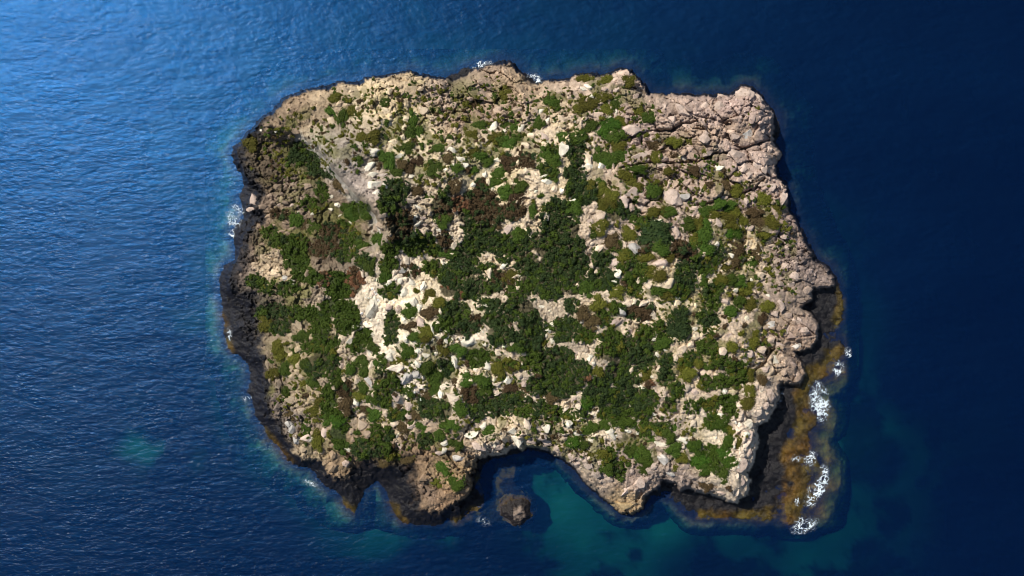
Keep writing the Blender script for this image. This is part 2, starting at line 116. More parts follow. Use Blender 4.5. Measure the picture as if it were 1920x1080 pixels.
ROCK += blk(2,3,"250 45 60 46 w;340 130 80 42 w;470 195 40 24 w;640 120 58 88 w -15;785 100 55 28 w;855 80 18 16 w;895 125 35 28 w 20;1105 235 82 42 w;1290 190 68 46 w;1300 255 30 24;1290 290 30 18;70 90 50 46 w;560 400 60 36;300 330 56 56 p;900 590 70 76 p;780 650 86 40 p;70 210 66 40 p;1130 370 56 56 y;1180 490 50 28 y;1310 440 56 36;350 400 36 28 p;650 20 22 32;1390 30 40 46;180 260 50 40 p;450 420 44 40;520 500 50 34;620 540 50 34;1010 470 50 36;980 540 40 36;1380 520 50 34;1040 430 30 40;30 170 50 36 p;840 470 36 36 p")
ROCK += blk(3,3,"440 60 60 60 w;450 150 55 55 p;450 300 40 45 p;370 430 86 60 p;430 230 56 40;340 520 40 56;390 580 36 66 p;330 670 56 36;360 60 36 40 w;380 300 40 34;120 620 50 30 p;200 660 50 26 p;400 380 50 40 p")
# outlines, clockwise from the western tip
W_LINE = [(433,289),(440,274),(452,264),(462,250),(477,235),(491,219),(512,209),(529,185),(554,175),(575,167),(592,163),(611,160),(637,153),(673,152),(686,143),(710,143),(741,137),(768,132),(793,139),(818,144),(838,145),(856,137),(872,129),(889,125),(918,119),(935,114),(956,115),(972,126),(989,140),(1010,149),(1022,152),(1039,149),(1068,148),(1078,138),(1110,136),(1128,141),(1144,135),(1164,125),(1181,129),(1197,143),(1210,160),(1220,175),(1256,176),(1281,173),(1310,178),(1345,175),(1366,176),(1377,168),(1392,160),(1410,161),(1426,175),(1440,194),(1452,208),(1462,216),(1463,250),(1456,266),(1465,284),(1464,298),(1458,304),(1458,318),(1462,331),(1476,348),(1483,382),(1484,394),(1493,408),(1507,433),(1517,458),(1534,486),(1552,499),(1568,516),(1578,540),(1580,570),(1580,598),(1570,614),(1568,631),(1580,643),(1587,658),(1576,674),(1558,700),(1532,713),(1517,733),(1520,758),(1533,784),(1530,798),(1515,810),(1520,834),(1514,845),(1530,862),(1542,889),(1534,925),(1519,960),(1500,976),(1477,985),(1456,972),(1427,977),(1393,971),(1352,971),(1320,975),(1298,970),(1275,954),(1264,936),(1240,928),(1222,932),(1211,944),(1206,956),(1184,966),(1162,961),(1146,947),(1130,938),(1116,924),(1097,908),(1086,897),(1077,882),(1056,864),(1037,855),(1025,848),(1004,846),(985,846),(965,852),(945,858),(918,862),(906,870),(901,895),(904,915),(910,945),(898,957),(880,966),(868,971),(856,979),(840,969),(829,983),(810,987),(779,984),(756,981),(737,962),(731,943),(722,918),(710,903),(697,909),(684,918),(679,936),(665,963),(650,952),(639,931),(634,922),(608,910),(593,889),(580,879),(552,871),(538,862),(526,843),(509,827),(499,816),(492,797),(479,783),(472,747),(463,733),(470,718),(469,687),(460,679),(447,668),(429,656),(421,629),(417,581),(413,560),(411,540),(411,522),(421,497),(440,487),(440,472),(436,443),(442,422),(457,410),(454,395),(451,377),(451,358),(457,347),(455,332),(441,310)]
T_LINE = [(445,297),(444,281),(459,266),(465,254),(480,240),(494,223),(515,214),(532,190),(557,180),(578,173),(593,170),(618,167),(639,159),(675,159),(688,148),(710,148),(741,142),(768,137),(793,144),(818,149),(835,150),(846,159),(866,152),(889,139),(902,129),(929,123),(956,124),(970,137),(979,147),(993,162),(1010,165),(1022,158),(1039,154),(1068,153),(1079,143),(1110,141),(1129,146),(1145,140),(1164,130),(1179,134),(1193,147),(1206,163),(1216,180),(1229,183),(1260,181),(1310,189),(1322,186),(1347,181),(1368,182),(1379,174),(1393,166),(1408,167),(1421,180),(1434,198),(1444,217),(1445,239),(1443,256),(1447,275),(1459,287),(1458,295),(1452,302),(1452,318),(1456,334),(1470,350),(1477,383),(1478,395),(1487,411),(1500,436),(1510,461),(1527,490),(1545,503),(1560,520),(1560,533),(1539,537),(1525,537),(1516,546),(1520,560),(1505,566),(1497,577),(1518,593),(1529,608),(1529,633),(1518,650),(1484,655),(1488,668),(1502,683),(1506,702),(1495,716),(1462,712),(1455,727),(1458,745),(1446,766),(1433,785),(1418,793),(1407,789),(1414,803),(1417,820),(1412,841),(1410,856),(1405,877),(1394,887),(1401,902),(1397,925),(1387,931),(1380,941),(1368,937),(1352,929),(1331,922),(1306,918),(1297,906),(1277,914),(1270,904),(1241,893),(1231,908),(1208,927),(1204,937),(1202,952),(1183,961),(1164,956),(1152,943),(1135,933),(1122,918),(1102,902),(1093,891),(1085,875),(1062,857),(1041,847),(1033,840),(1010,836),(985,834),(979,841),(960,831),(945,845),(918,850),(904,853),(890,852),(889,872),(883,897),(877,922),(856,939),(822,957),(806,959),(791,954),(788,931),(780,914),(779,893),(783,877),(772,866),(731,868),(710,868),(691,860),(668,862),(660,879),(645,893),(635,893),(614,885),(597,849),(589,856),(570,863),(555,847),(550,831),(539,822),(529,810),(522,789),(505,781),(498,747),(498,706),(493,685),(480,664),(476,629),(460,610),(476,581),(470,560),(434,543),(432,508),(446,485),(453,460),(459,439),(469,427),(485,408),(473,402),(467,391),(473,372),(481,362),(479,354),(466,337)]
# surveyed ground heights (m)
HGT = [(1400,190,10),(1300,250,9.5),(1440,300,9),(1460,400,7.5),(1500,470,5),(1540,515,3.5),(1500,600,4.5),(1440,560,6.5),(1470,690,4.5),(1420,780,8.5),(1400,850,9),(1370,920,9),(1280,880,8.5),(1170,900,7),(1172,943,5),(1100,860,9),(1000,810,10),(930,840,9.5),(870,890,7),(800,930,4.5),(790,880,7),(700,850,7.5),(650,880,3.5),(580,840,5),(540,800,4.5),(510,720,4),(490,600,3.5),(460,500,3.5),(470,430,3.5),(490,360,4),(480,290,4),(520,230,6),(560,190,8),(640,170,10),(760,150,10),(850,165,9),(935,135,6.5),(1000,170,9),(1160,145,10),(1250,200,9.5),(700,250,12),(850,300,12.5),(1000,350,13),(1100,450,12.5),(1200,500,12),(1300,450,10.5),(1350,650,9.5),(1250,700,10.5),(1100,650,12),(950,600,12.5),(800,600,12),(740,700,10.5),(850,780,10.5),(620,700,8),(560,600,6.5),(620,540,8.5),(560,450,5.5),(620,400,6.3),(600,340,6.0),(540,330,5),(700,480,10.5),(660,290,11),(720,380,12),(570,285,6.5)]
SCARP = [(560,225),(572,262),(604,292),(634,330),(672,372),(704,405),(716,440),(700,480)]
CRACKS = [[(1182,258),(1222,246),(1258,245),(1280,232),(1310,227)],[(1164,314),(1218,304),(1262,305),(1310,303),(1340,288),(1390,282),(1420,270),(1445,262)],[(1310,384),(1330,381),(1400,362),(1420,348),(1434,336)],[(1363,250),(1372,270),(1390,280)],[(1400,283),(1412,305),(1440,330)],[(1436,668),(1450,655),(1462,640)],[(1415,695),(1436,680),(1446,655)],[(1455,700),(1450,680),(1456,660)],[(1414,792),(1402,783),(1396,772)]]
STEEP = [[(1380,780),(1440,700),(1470,640),(1480,540),(1560,525),(1620,520),(1620,1020),(1240,1020),(1240,900),(1310,900),(1385,935)],[(838,110),(895,110),(895,150),(838,165)],[(960,110),(1030,140),(1030,165),(980,160)],[(888,830),(1200,830),(1230,905),(1230,990),(1100,960),(960,880),(915,900),(905,990),(870,990),(860,940),(890,900)],[(1220,160),(1330,160),(1330,195),(1220,190)],[(1440,195),(1480,195),(1480,310),(1440,310)]]
ALGAE = [[(1545,655),(1589,646),(1578,674),(1558,702),(1532,715),(1517,735),(1520,760),(1535,785),(1532,800),(1515,812),(1522,835),(1516,848),(1544,885),(1534,925),(1519,962),(1480,987),(1455,974),(1420,979),(1390,973),(1340,974),(1300,972),(1310,958),(1360,958),(1420,957),(1450,946),(1470,920),(1475,880),(1462,860),(1470,840),(1490,810),(1495,770),(1487,735),(1508,712),(1512,690),(1545,672)],[(1568,535),(1584,560),(1582,600),(1570,616),(1560,600),(1570,570)],[(414,585),(426,600),(432,640),(436,660),(420,655)],[(492,800),(508,812),(536,850),(548,868),(530,860),(496,826)],[(728,940),(742,945),(762,976),(750,984),(734,965)],[(845,978),(870,962),(892,948),(914,944),(905,960),(872,976),(855,984)],[(640,935),(655,945),(672,950),(665,968)],[(893,895),(903,895),(912,920),(905,925)]]
# tint of the rock (albedo)
TINT = [(715,585,.66,.575,.44),(800,640,.66,.575,.44),(765,720,.64,.56,.44),(900,300,.62,.53,.35),(760,250,.62,.53,.35),(700,190,.58,.48,.32),(1050,300,.60,.50,.35),(850,560,.64,.55,.40),(760,600,.66,.58,.43),(850,700,.62,.53,.40),(950,830,.60,.50,.37),(1100,800,.62,.53,.38),(1300,560,.60,.50,.32),(1200,600,.60,.50,.36),(1380,640,.58,.47,.34),(1330,850,.60,.52,.37),(1410,830,.62,.52,.40),(1420,700,.56,.46,.35),(1400,470,.58,.48,.33),(1300,300,.46,.35,.27),(1200,250,.48,.37,.30),(1260,380,.50,.39,.31),(1400,240,.48,.37,.30),(1380,180,.50,.38,.32),(1440,350,.52,.40,.32),(1490,440,.42,.32,.27),(1520,490,.34,.27,.23),(1500,580,.42,.33,.25),(1500,620,.45,.34,.27),(1500,690,.40,.31,.25),(930,150,.45,.34,.24),(850,170,.46,.36,.27),(880,210,.44,.33,.24),(1165,140,.54,.42,.32),(760,145,.52,.41,.26),(560,200,.42,.31,.20),(600,200,.46,.36,.23),(520,240,.37,.28,.18),(480,290,.24,.19,.12),(500,320,.22,.17,.11),(540,300,.26,.20,.14),(560,350,.36,.28,.20),(490,370,.33,.25,.18),(500,420,.40,.30,.20),(460,450,.30,.22,.16),(450,500,.24,.19,.15),(500,500,.54,.43,.28),(600,450,.26,.20,.13),(640,400,.30,.23,.15),(480,580,.22,.19,.15),(500,650,.34,.27,.18),(560,660,.48,.39,.24),(570,740,.46,.37,.24),(500,760,.26,.21,.17),(540,790,.30,.25,.20),(580,840,.44,.35,.23),(640,870,.40,.29,.18),(690,870,.24,.16,.10),(740,870,.22,.15,.10),(790,860,.36,.25,.15),(830,880,.44,.32,.18),(800,930,.36,.26,.18),(840,940,.40,.27,.16),(650,750,.50,.41,.29),(740,800,.54,.44,.32),(1170,940,.46,.34,.19),(1190,900,.46,.36,.29),(1240,870,.44,.36,.29),(1270,900,.40,.32,.26),(1060,850,.50,.41,.33),(1110,900,.44,.36,.29),(640,300,.42,.37,.30),(600,270,.42,.38,.30),(680,340,.46,.39,.33),(1000,600,.50,.42,.30)]
DEPTH = [(1050,960,5),(1100,1010,5.5),(1000,1035,6),(950,890,4.5),(925,920,4.0),(985,900,5),(1250,1000,5.5),(1400,1010,7),(1500,1040,7),(1180,1050,6),(1600,1000,7),(1560,850,3),(1640,850,5),(1700,870,9),(1700,1000,9),(1850,1000,20),(1600,700,7),(1620,600,9),(1600,450,10),(1540,400,9),(1500,250,15),(1600,300,21),(1450,120,17),(1300,130,11),(1150,100,11),(1000,80,10),(850,80,9),(700,100,10),(560,130,10),(450,220,10),(400,300,10),(390,400,8),(370,500,8),(375,600,8),(400,690,8),(440,760,6),(480,830,4.5),(520,890,5),(580,930,6.5),(640,1000,8),(700,970,4),(760,1010,5.5),(850,1010,5),(900,1055,14),(800,1070,18),(280,845,3.2),(250,838,3.4),(305,858,3.4),(265,848,3.2),(370,872,7),(330,820,15),(200,800,19),(230,890,18),(310,920,18),(340,800,19),(340,870,15),(390,930,18),(450,950,18),(500,1000,20),(300,500,15),(300,700,17),(0,0,16),(0,300,16),(0,600,20),(0,1080,24),(500,1080,24),(1900,0,24),(1920,540,28),(1920,1080,26),(1600,100,21),(1750,500,25),(1300,0,17),(900,0,14),(500,0,14),(980,1078,12),(1100,1078,7),(1300,1080,9),(1750,700,19),(1750,200,25)]
# foam: x y rx ry angle density
FOAM = [(1536,748,16,34,-10,.62,'lacy white foam patch swirling beside the ochre ledge'),(1520,862,10,17,20,.70,'bright foam burst just above the longest foam streak'),(1532,918,12,32,32,.72,'long bright foam streak slanting across the southeast ledge'),(1507,985,22,13,-20,.58,'low foam fringe at the southern end of the ochre ledge'),(1573,690,11,16,0,.52,'small foam curl at the northern tip of the ochre ledge'),(1546,883,9,13,0,.45,'thin foam wisp between two bright foam streaks'),(440,404,16,18,0,.50,'white foam splash against the dark western cliff foot'),(434,437,5,9,0,.45,'tiny foam fleck below the western splash'),(905,121,18,6,-8,.50,'thin foam line on the northern shelf, left of the knoll'),(1004,146,16,7,22,.50,'foam patch right of the rounded northern knoll'),(461,748,9,8,0,.48,'small foam patch off the southwestern slope'),(1492,860,10,7,0,.36,'faint foam lace lying on the ochre ledge'),(1494,940,5,9,0,.42,'tiny bluish foam curl near the ledge end'),(1460,735,9,20,0,.22,'foam lace washed onto the black rock by the east bluff'),(905,978,13,9,20,.16,'pale foam wisps left of the dark sea rock'),(430,625,6,12,0,.34,'foam wisps at the orange western waterline'),(580,905,16,6,20,.28,'scattered foam flecks below the southwest shore'),(1590,660,7,10,0,.30,'stray foam flecks off the eastern ledge tip')]
# ---------------------------------------------------------------- numeric helpers
def hsh(ix, iy, seed):
    h = (ix.astype(np.int64)*374761393 + iy.astype(np.int64)*668265263 + seed*974634511) & 0xFFFFFFFF
    h = ((h ^ (h >> 13))*1274126177) & 0xFFFFFFFF
    h = ((h ^ (h >> 16))*2246822519) & 0xFFFFFFFF
    return ((h ^ (h >> 15)) & 0xFFFFFF)/float(0x1000000)
def lut(ix, iy, seeds):
    x0, y0 = int(ix.min())-1, int(iy.min())-1; nx, ny = int(ix.max())-x0+3, int(iy.max())-y0+3
    ii = (ix-x0).astype(np.int64); jj = (iy-y0).astype(np.int64)
    if nx*ny > 4*ix.size+64: return None, ii, jj, nx
    X, Y = np.meshgrid(np.arange(x0, x0+nx), np.arange(y0, y0+ny))
    return [hsh(X, Y, q).ravel() for q in seeds], ii, jj, nx
def vnoise(x, y, s, seed):
    x = x/s; y = y/s; ix = np.floor(x); iy = np.floor(y); fx = x-ix; fy = y-iy
    fx = fx*fx*fx*(fx*(fx*6-15)+10); fy = fy*fy*fy*(fy*(fy*6-15)+10)
    T, ii, jj, nx = lut(ix, iy, (seed,))
    if T is None: a = hsh(ix, iy, seed); b = hsh(ix+1, iy, seed); c = hsh(ix, iy+1, seed); d = hsh(ix+1, iy+1, seed)
    else:
        k = jj*nx+ii; T = T[0]; a = T[k]; b = T[k+1]; c = T[k+nx]; d = T[k+nx+1]
    return (a+(b-a)*fx)*(1-fy)+(c+(d-c)*fx)*fy
def fbm(x, y, s, seed, n=4):
    t = 0; a = .5; tot = 0
    for k in range(n):
        t = t+a*vnoise(x+13.7*k, y-7.3*k, s/2**k, seed+k); tot += a; a *= .5
    return t/tot
def voro(x, y, s, seed):
    x = x/s; y = y/s; ix = np.floor(x); iy = np.floor(y)
    T, ii, jj, nx = lut(ix, iy, (seed, seed+1, seed+2))
    f1 = np.full(x.shape, 9.); f2 = np.full(x.shape, 9.); cid = np.zeros(x.shape); til = np.zeros(x.shape)
    for dx in (-1, 0, 1):
        for dy in (-1, 0, 1):
            k = (jj+dy)*nx+ii+dx
            ex = ix+dx+T[0][k]-x; ey = iy+dy+T[1][k]-y; d = np.hypot(ex, ey)
            n = d < f1; til = np.where(n, ex*np.cos(T[2][k]*6.28)+ey*np.sin(T[2][k]*6.28), til)
            f2 = np.where(n, f1, np.minimum(f2, d)); cid = np.where(n, T[2][k], cid); f1 = np.where(n, d, f1)
    return f1, f2, cid, til
def sstep(a, b, x):
    t = np.clip((x-a)/(b-a), 0, 1); return t*t*(3-2*t)
def seg_dist(px, py, line, closed=True):
    d2 = np.full(px.shape, 1e18); n = len(line)
    for i in range(n if closed else n-1):
        (ax, ay), (bx, by) = line[i], line[(i+1) % n]
        vx, vy = bx-ax, by-ay; L = vx*vx+vy*vy+1e-9
        t = np.clip(((px-ax)*vx+(py-ay)*vy)/L, 0, 1)
        d2 = np.minimum(d2, (px-ax-t*vx)**2+(py-ay-t*vy)**2)
    return np.sqrt(d2)
def inside(px, py, poly):
    c = np.zeros(px.shape, bool); n = len(poly)
    for i in range(n):
        (ax, ay), (bx, by) = poly[i], poly[(i+1) % n]
        if ay == by: continue
        c ^= ((ay > py) != (by > py)) & (px < (bx-ax)*(py-ay)/(by-ay)+ax)
    return c
def sdist(px, py, poly):            # positive inside
    d = seg_dist(px, py, poly); return np.where(inside(px, py, poly), d, -d)
def idw(px, py, pts, p=3.0, soft=12.0):
    k = len(pts[0])-2; num = [0.0]*k; den = 0.0
    for q in pts:
        wgt = 1/((px-q[0])**2+(py-q[1])**2+soft*soft)**(p/2)
        den = den+wgt
        for j in range(k): num[j] = num[j]+wgt*q[2+j]
    return [n/den for n in num]
def bilin(grid, px, py):
    fx = np.clip((px-GX0)/GS, 0, grid.shape[1]-1.001); fy = np.clip((py-GY0)/GS, 0, grid.shape[0]-1.001)
    ix = fx.astype(int); iy = fy.astype(int); fx = fx-ix; fy = fy-iy
    return (grid[iy, ix]*(1-fx)+grid[iy, ix+1]*fx)*(1-fy)+(grid[iy+1, ix]*(1-fx)+grid[iy+1, ix+1]*fx)*fy
def to_world(px, py, h):
    k = .1*(1-h/CAM_H); return (px-960)*k, (540-py)*k, h
# ---------------------------------------------------------------- object helpers
def mesh_np(name, co, faces, smooth=True, attrs=None):
    me = bpy.data.meshes.new(name); co = np.asarray(co, np.float32); faces = np.asarray(faces, np.int32)
    nf, k = faces.shape
    me.vertices.add(len(co)); me.vertices.foreach_set('co', co.ravel())
    me.loops.add(nf*k); me.loops.foreach_set('vertex_index', faces.ravel())
    me.polygons.add(nf); me.polygons.foreach_set('loop_start', np.arange(0, nf*k, k, dtype=np.int32))
    me.polygons.foreach_set('loop_total', np.full(nf, k, np.int32))
    me.polygons.foreach_set('use_smooth', np.full(nf, smooth, bool))
    for an, (typ, dat) in (attrs or {}).items():
        a = me.attributes.new(an, typ, 'POINT')
        a.data.foreach_set('color' if 'COLOR' in typ else 'value', np.asarray(dat, np.float32).ravel())
    me.update(calc_edges=True); return me
def obj(name, me, mat=None, **props):
    o = bpy.data.objects.new(name, me); sc.collection.objects.link(o)
    if mat is not None and me is not None and not me.materials: me.materials.append(mat)
    for k, v in props.items(): o[k] = v
    return o
def new_mat(name):
    m = bpy.data.materials.new(name); m.use_nodes = True; t = m.node_tree; t.nodes.clear()
    out = t.nodes.new('ShaderNodeOutputMaterial')
    def N(kind, **kw):
        n = t.nodes.new('ShaderNode'+kind)
        for k, v in kw.items():
            if k.startswith('i_'):
                key = k[2:]; n.inputs[int(key) if key.isdigit() else key.replace('_', ' ')].default_value = v
            else: setattr(n, k, v)
        return n
    return m, t, out, N, t.links.new
# ---------------------------------------------------------------- materials
def rock_material(name, attr='tint', base=None, bump=.8, spots=True):
    m, t, out, N, L = new_mat(name)
    b = N('BsdfPrincipled', i_Roughness=.88); b.inputs['Specular IOR Level'].default_value = .25
    geo = N('NewGeometry')
    if base is None:
        c0 = N('Attribute', attribute_name=attr).outputs['Color']
    else:
        oi = N('ObjectInfo'); hs = N('HueSaturation'); hs.inputs['Color'].default_value = (1, 1, 1, 1)
        L(oi.outputs['Color'], hs.inputs['Color'])
        mr = N('MapRange'); mr.inputs[3].default_value = .82; mr.inputs[4].default_value = 1.14
        L(oi.outputs['Random'], mr.inputs[0]); L(mr.outputs[0], hs.inputs['Value']); c0 = hs.outputs[0]
    n1 = N('TexNoise', i_Scale=.9, i_Detail=6.0, i_Roughness=.65); L(geo.outputs['Position'], n1.inputs['Vector'])
    r1 = N('MapRange'); r1.inputs[1].default_value = .3; r1.inputs[2].default_value = .7; r1.inputs[3].default_value = .66; r1.inputs[4].default_value = 1.22
    L(n1.outputs['Fac'], r1.inputs[0])
    mu = N('VectorMath', operation='SCALE'); L(c0, mu.inputs[0]); L(r1.outputs[0], mu.inputs['Scale'])
    col = mu.outputs[0]
    if spots:       # grey-brown lichen
        n2 = N('TexNoise', i_Scale=2.6, i_Detail=5.0, i_Roughness=.7); L(geo.outputs['Position'], n2.inputs['Vector'])
        r2 = N('MapRange'); r2.inputs[1].default_value = .56; r2.inputs[2].default_value = .68; L(n2.outputs['Fac'], r2.inputs[0])
        mx = N('Mix', data_type='RGBA', blend_type='MULTIPLY'); mx.inputs['B'].default_value = (.50, .44, .36, 1)
        L(r2.outputs[0], mx.inputs['Factor']); L(col, mx.inputs['A']); col = mx.outputs['Result']
    if base is None:
        w_ = N('Attribute', attribute_name='wet')
        rr = N('MapRange'); rr.inputs[3].default_value = .9; rr.inputs[4].default_value = .32; L(w_.outputs['Fac'], rr.inputs[0]); L(rr.outputs[0], b.inputs['Roughness'])
        rs = N('MapRange'); rs.inputs[1].default_value = -1; rs.inputs[2].default_value = 0; rs.inputs[4].default_value = .25; L(w_.outputs['Fac'], rs.inputs[0]); L(rs.outputs[0], b.inputs['Specular IOR Level'])
    L(col, b.inputs['Base Color'])
    n3 = N('TexNoise', i_Scale=5.0, i_Detail=6.0, i_Roughness=.7); L(geo.outputs['Position'], n3.inputs['Vector'])
    bp = N('Bump', i_Strength=bump, i_Distance=.25); L(n3.outputs['Fac'], bp.inputs['Height']); L(bp.outputs[0], b.inputs['Normal'])
    L(b.outputs[0], out.inputs['Surface']); return m
def leaf_material(name, ca, cb):
    m, t, out, N, L = new_mat(name)
    b = N('BsdfPrincipled', i_Roughness=.75); b.inputs['Specular IOR Level'].default_value = .15
    geo = N('NewGeometry'); oi = N('ObjectInfo'); at = N('Attribute', attribute_name='leaf')
    n1 = N('TexNoise', i_Scale=.35, i_Detail=3.0); L(geo.outputs['Position'], n1.inputs['Vector'])
    ad = N('Math', operation='ADD'); L(n1.outputs['Fac'], ad.inputs[0]); L(at.outputs['Fac'], ad.inputs[1])
    r = N('MapRange'); r.inputs[1].default_value = .45; r.inputs[2].default_value = 1.5; L(ad.outputs[0], r.inputs[0])
    mx = N('Mix', data_type='RGBA'); mx.inputs['A'].default_value = (*ca, 1); mx.inputs['B'].default_value = (*cb, 1); L(r.outputs[0], mx.inputs['Factor'])
    hs = N('HueSaturation'); L(mx.outputs['Result'], hs.inputs['Color'])
    r2 = N('MapRange'); r2.inputs[3].default_value = .75; r2.inputs[4].default_value = 1.3; L(oi.outputs['Random'], r2.inputs[0]); L(r2.outputs[0], hs.inputs['Value'])
    r3 = N('MapRange'); r3.inputs[3].default_value = .485; r3.inputs[4].default_value = .515; L(oi.outputs['Random'], r3.inputs[0]); L(r3.outputs[0], hs.inputs['Hue'])
    L(hs.outputs[0], b.inputs['Base Color']); L(b.outputs[0], out.inputs['Surface']); return m
LEAF = {'g': leaf_material('bush_green', (.027, .050, .005), (.054, .084, .010)),
        'd': leaf_material('scrub_dark', (.016, .034, .009), (.036, .057, .015)),
        'o': leaf_material('bush_olive', (.054, .056, .006), (.105, .100, .014)),
        'b': leaf_material('heath_brown', (.044, .030, .012), (.085, .056, .026)),
        'r': leaf_material('heath_russet', (.090, .036, .020), (.130, .058, .034)),
        'G': leaf_material('herb_green', (.022, .050, .004), (.046, .082, .007))}
M_ISLE = rock_material('limestone_ground')
M_ROCK = rock_material('boulder_stone', base=True, bump=.4)
# ---------------------------------------------------------------- island terrain
GX0, GY0, GS = 385.0, 92.0, 1.5
NX, NY = int((1612-GX0)/GS), int((1012-GY0)/GS)
gx, gy = np.meshgrid(GX0+GS*np.arange(NX), GY0+GS*np.arange(NY))
wob = 3.2
jx = gx+wob*(fbm(gx, gy, 16, 31, 4)-.5)*2+2.6*(fbm(gx, gy, 5, 33, 2)-.5)*2; jy = gy+wob*(fbm(gx, gy, 16, 57, 4)-.5)*2+2.6*(fbm(gx, gy, 5, 35, 2)-.5)*2
sW = sdist(jx, jy, W_LINE)*.1; sT = sdist(jx, jy, T_LINE)*.1            # metres
mx_, my_ = gx*.1, gy*.1
base = idw(gx, gy, HGT, 3.0, 20)[0]
ds = seg_dist(gx, gy, SCARP, False)*.1
side = np.where(inside(gx, gy, SCARP+[(600,560),(380,560),(380,225)]), -1., 1.)
fade = sstep(230, 280, gy)*(1-sstep(430, 490, gy))
base = base+fade*side*5.6*np.tanh(ds/1.0)*np.exp(-ds/7.0)
face = fade*np.exp(-(ds/2.2)**2)
pink = np.zeros_like(base)
for cx, cy, rr in ((1290,280,170),(1420,240,120),(1240,380,90),(1480,450,110),(1480,650,90),(920,170,90),(860,830,60),(1000,830,110)):
    pink = np.maximum(pink, 1-sstep(.5, 1., np.hypot(gx-cx, gy-cy)/rr))
f1, f2, cid, tl1 = voro((mx_*.86+my_*.5)*.62+1.6*fbm(mx_, my_, 4., 3), (my_*.86-mx_*.5)*1.25+1.6*fbm(mx_, my_, 4., 4), 3.0, 11)
blockh = (cid-.5)*.45+.75*tl1+.08*(1-f1**2)-.55*(1-sstep(0, .10, f2-f1))
g1, g2, gid, tl2 = voro(mx_*.9+1.1*fbm(mx_, my_, 2.2, 5), my_*1.1+1.1*fbm(mx_, my_, 2.2, 6), 1.25, 21)
knob = .08*(1-np.minimum(g1*1.2, 1)**2)+.46*tl2+.26*(gid-.5)-.22*(1-sstep(0, .09, g2-g1))
k1, k2, kid, tl3 = voro(mx_, my_, .55, 41)
q1, q2, qid, tl4 = voro(mx_*1.1+.3*fbm(mx_, my_, .8, 45), my_*.9, .36, 47)
peb = .05*(1-np.minimum(k1*1.2, 1)**2)+.26*tl3+.16*tl4+.07*(qid-.5)-.09*(qid > .86)+.10*(kid-.5)
rough = .12+1.5*sstep(.32, .72, fbm(mx_, my_, 6., 77, 4))
detail = (.4+.9*pink)*blockh+rough*knob+peb*(.5+rough*.6)+1.9*(fbm(mx_, my_, 7., 91, 5)-.5)-.55*pink*sstep(.44, .5, np.abs(((mx_*.34+my_*.94+7.*fbm(mx_, my_, 8., 95, 4))/3.1) % 1-.5))*sstep(.4, .6, fbm(mx_, my_, 5., 97, 3))
for cl in CRACKS:
    dc = seg_dist(gx+6*(fbm(gx, gy, 12, 8, 3)-.5), gy+6*(fbm(gx, gy, 12, 9, 3)-.5), cl, False)*.1
    detail = detail-1.3*np.exp(-(dc/.20)**2)-.25*np.exp(-(dc/.6)**2)
detail = detail-2.6*np.exp(-(((gx-1363)/10)**2+((gy-232)/7)**2))         # hollow on the headland
steep = np.zeros(base.shape, bool)
for p in STEEP: steep |= inside(gx, gy, p)
hT = base*np.clip(.75+.25*sstep(0, 2.0, sT), 0, 1)
dW = np.maximum(sW, 0); dT = np.maximum(-sT, 0)
t = dW/(dW+dT+1e-6)
gul = fbm(mx_*1.0, my_*1.0, 2.2, 63, 4)
slope_h = base*.75*np.clip(t, 0, 1)**1.15*(.72+.56*gul)+.5*knob*t
shelf = .02+.42*np.clip(t, 0, 1)+1.1*(fbm(mx_, my_, 2.4, 71, 5)-.46)+.3*knob
drop = np.exp(-(dT/.45)**2)
shelf_h = shelf+(base*.75-shelf)*drop
band = np.where(steep, shelf_h, slope_h)
detail = detail*(1-.1*face)+face*(2.2*(fbm(mx_, my_, 2.4, 401, 5)-.5)-.5*(1-sstep(0, .14, np.abs(fbm(mx_*1.2+my_*.8, my_*.4-mx_*.4, 1.6, 403, 4)-.5)*2)))
land = hT+detail
hgt = np.where(sT > 0, land, np.where(sW > 0, band+detail*.55*np.clip(t, 0, 1)*np.where(steep, drop, 1.), 0))
out_d = np.maximum(-sW, 0)
gentle = sstep(1440, 1500, gx)*sstep(600, 660, gy)
steepw = sstep(860, 900, gx)*(1-sstep(1250, 1300, gx))*sstep(800, 850, gy)
sea_h = -(.10+.5*np.minimum(out_d, 1.2)*(1-.6*gentle)+(1.35-1.05*gentle+2.5*steepw)*np.maximum(out_d-1.2, 0)+1.4*gentle*np.maximum(out_d-3.5, 0))+1.8*(fbm(mx_, my_, 2.6, 17, 4)-.5)*np.minimum(out_d*.6, 1)
REEF = [(890,855),(950,850),(985,868),(975,900),(1012,935),(1008,985),(965,995),(905,985),(880,968)]
reef = sstep(-6, 12, sdist(jx, jy, REEF))*(sW <= 0)
sea_h = sea_h*(1-reef)-(.30+1.9*fbm(mx_, my_, 2., 19, 4)**1.5)*reef
sea_h = sea_h-4*sstep(1585, 1608, gx)-4*sstep(985, 1008, gy)
hgt = np.where(sW > 0, np.maximum(hgt, -.25), sea_h)
HG = hgt
TX, TY, TZ = to_world(gx, gy, HG)
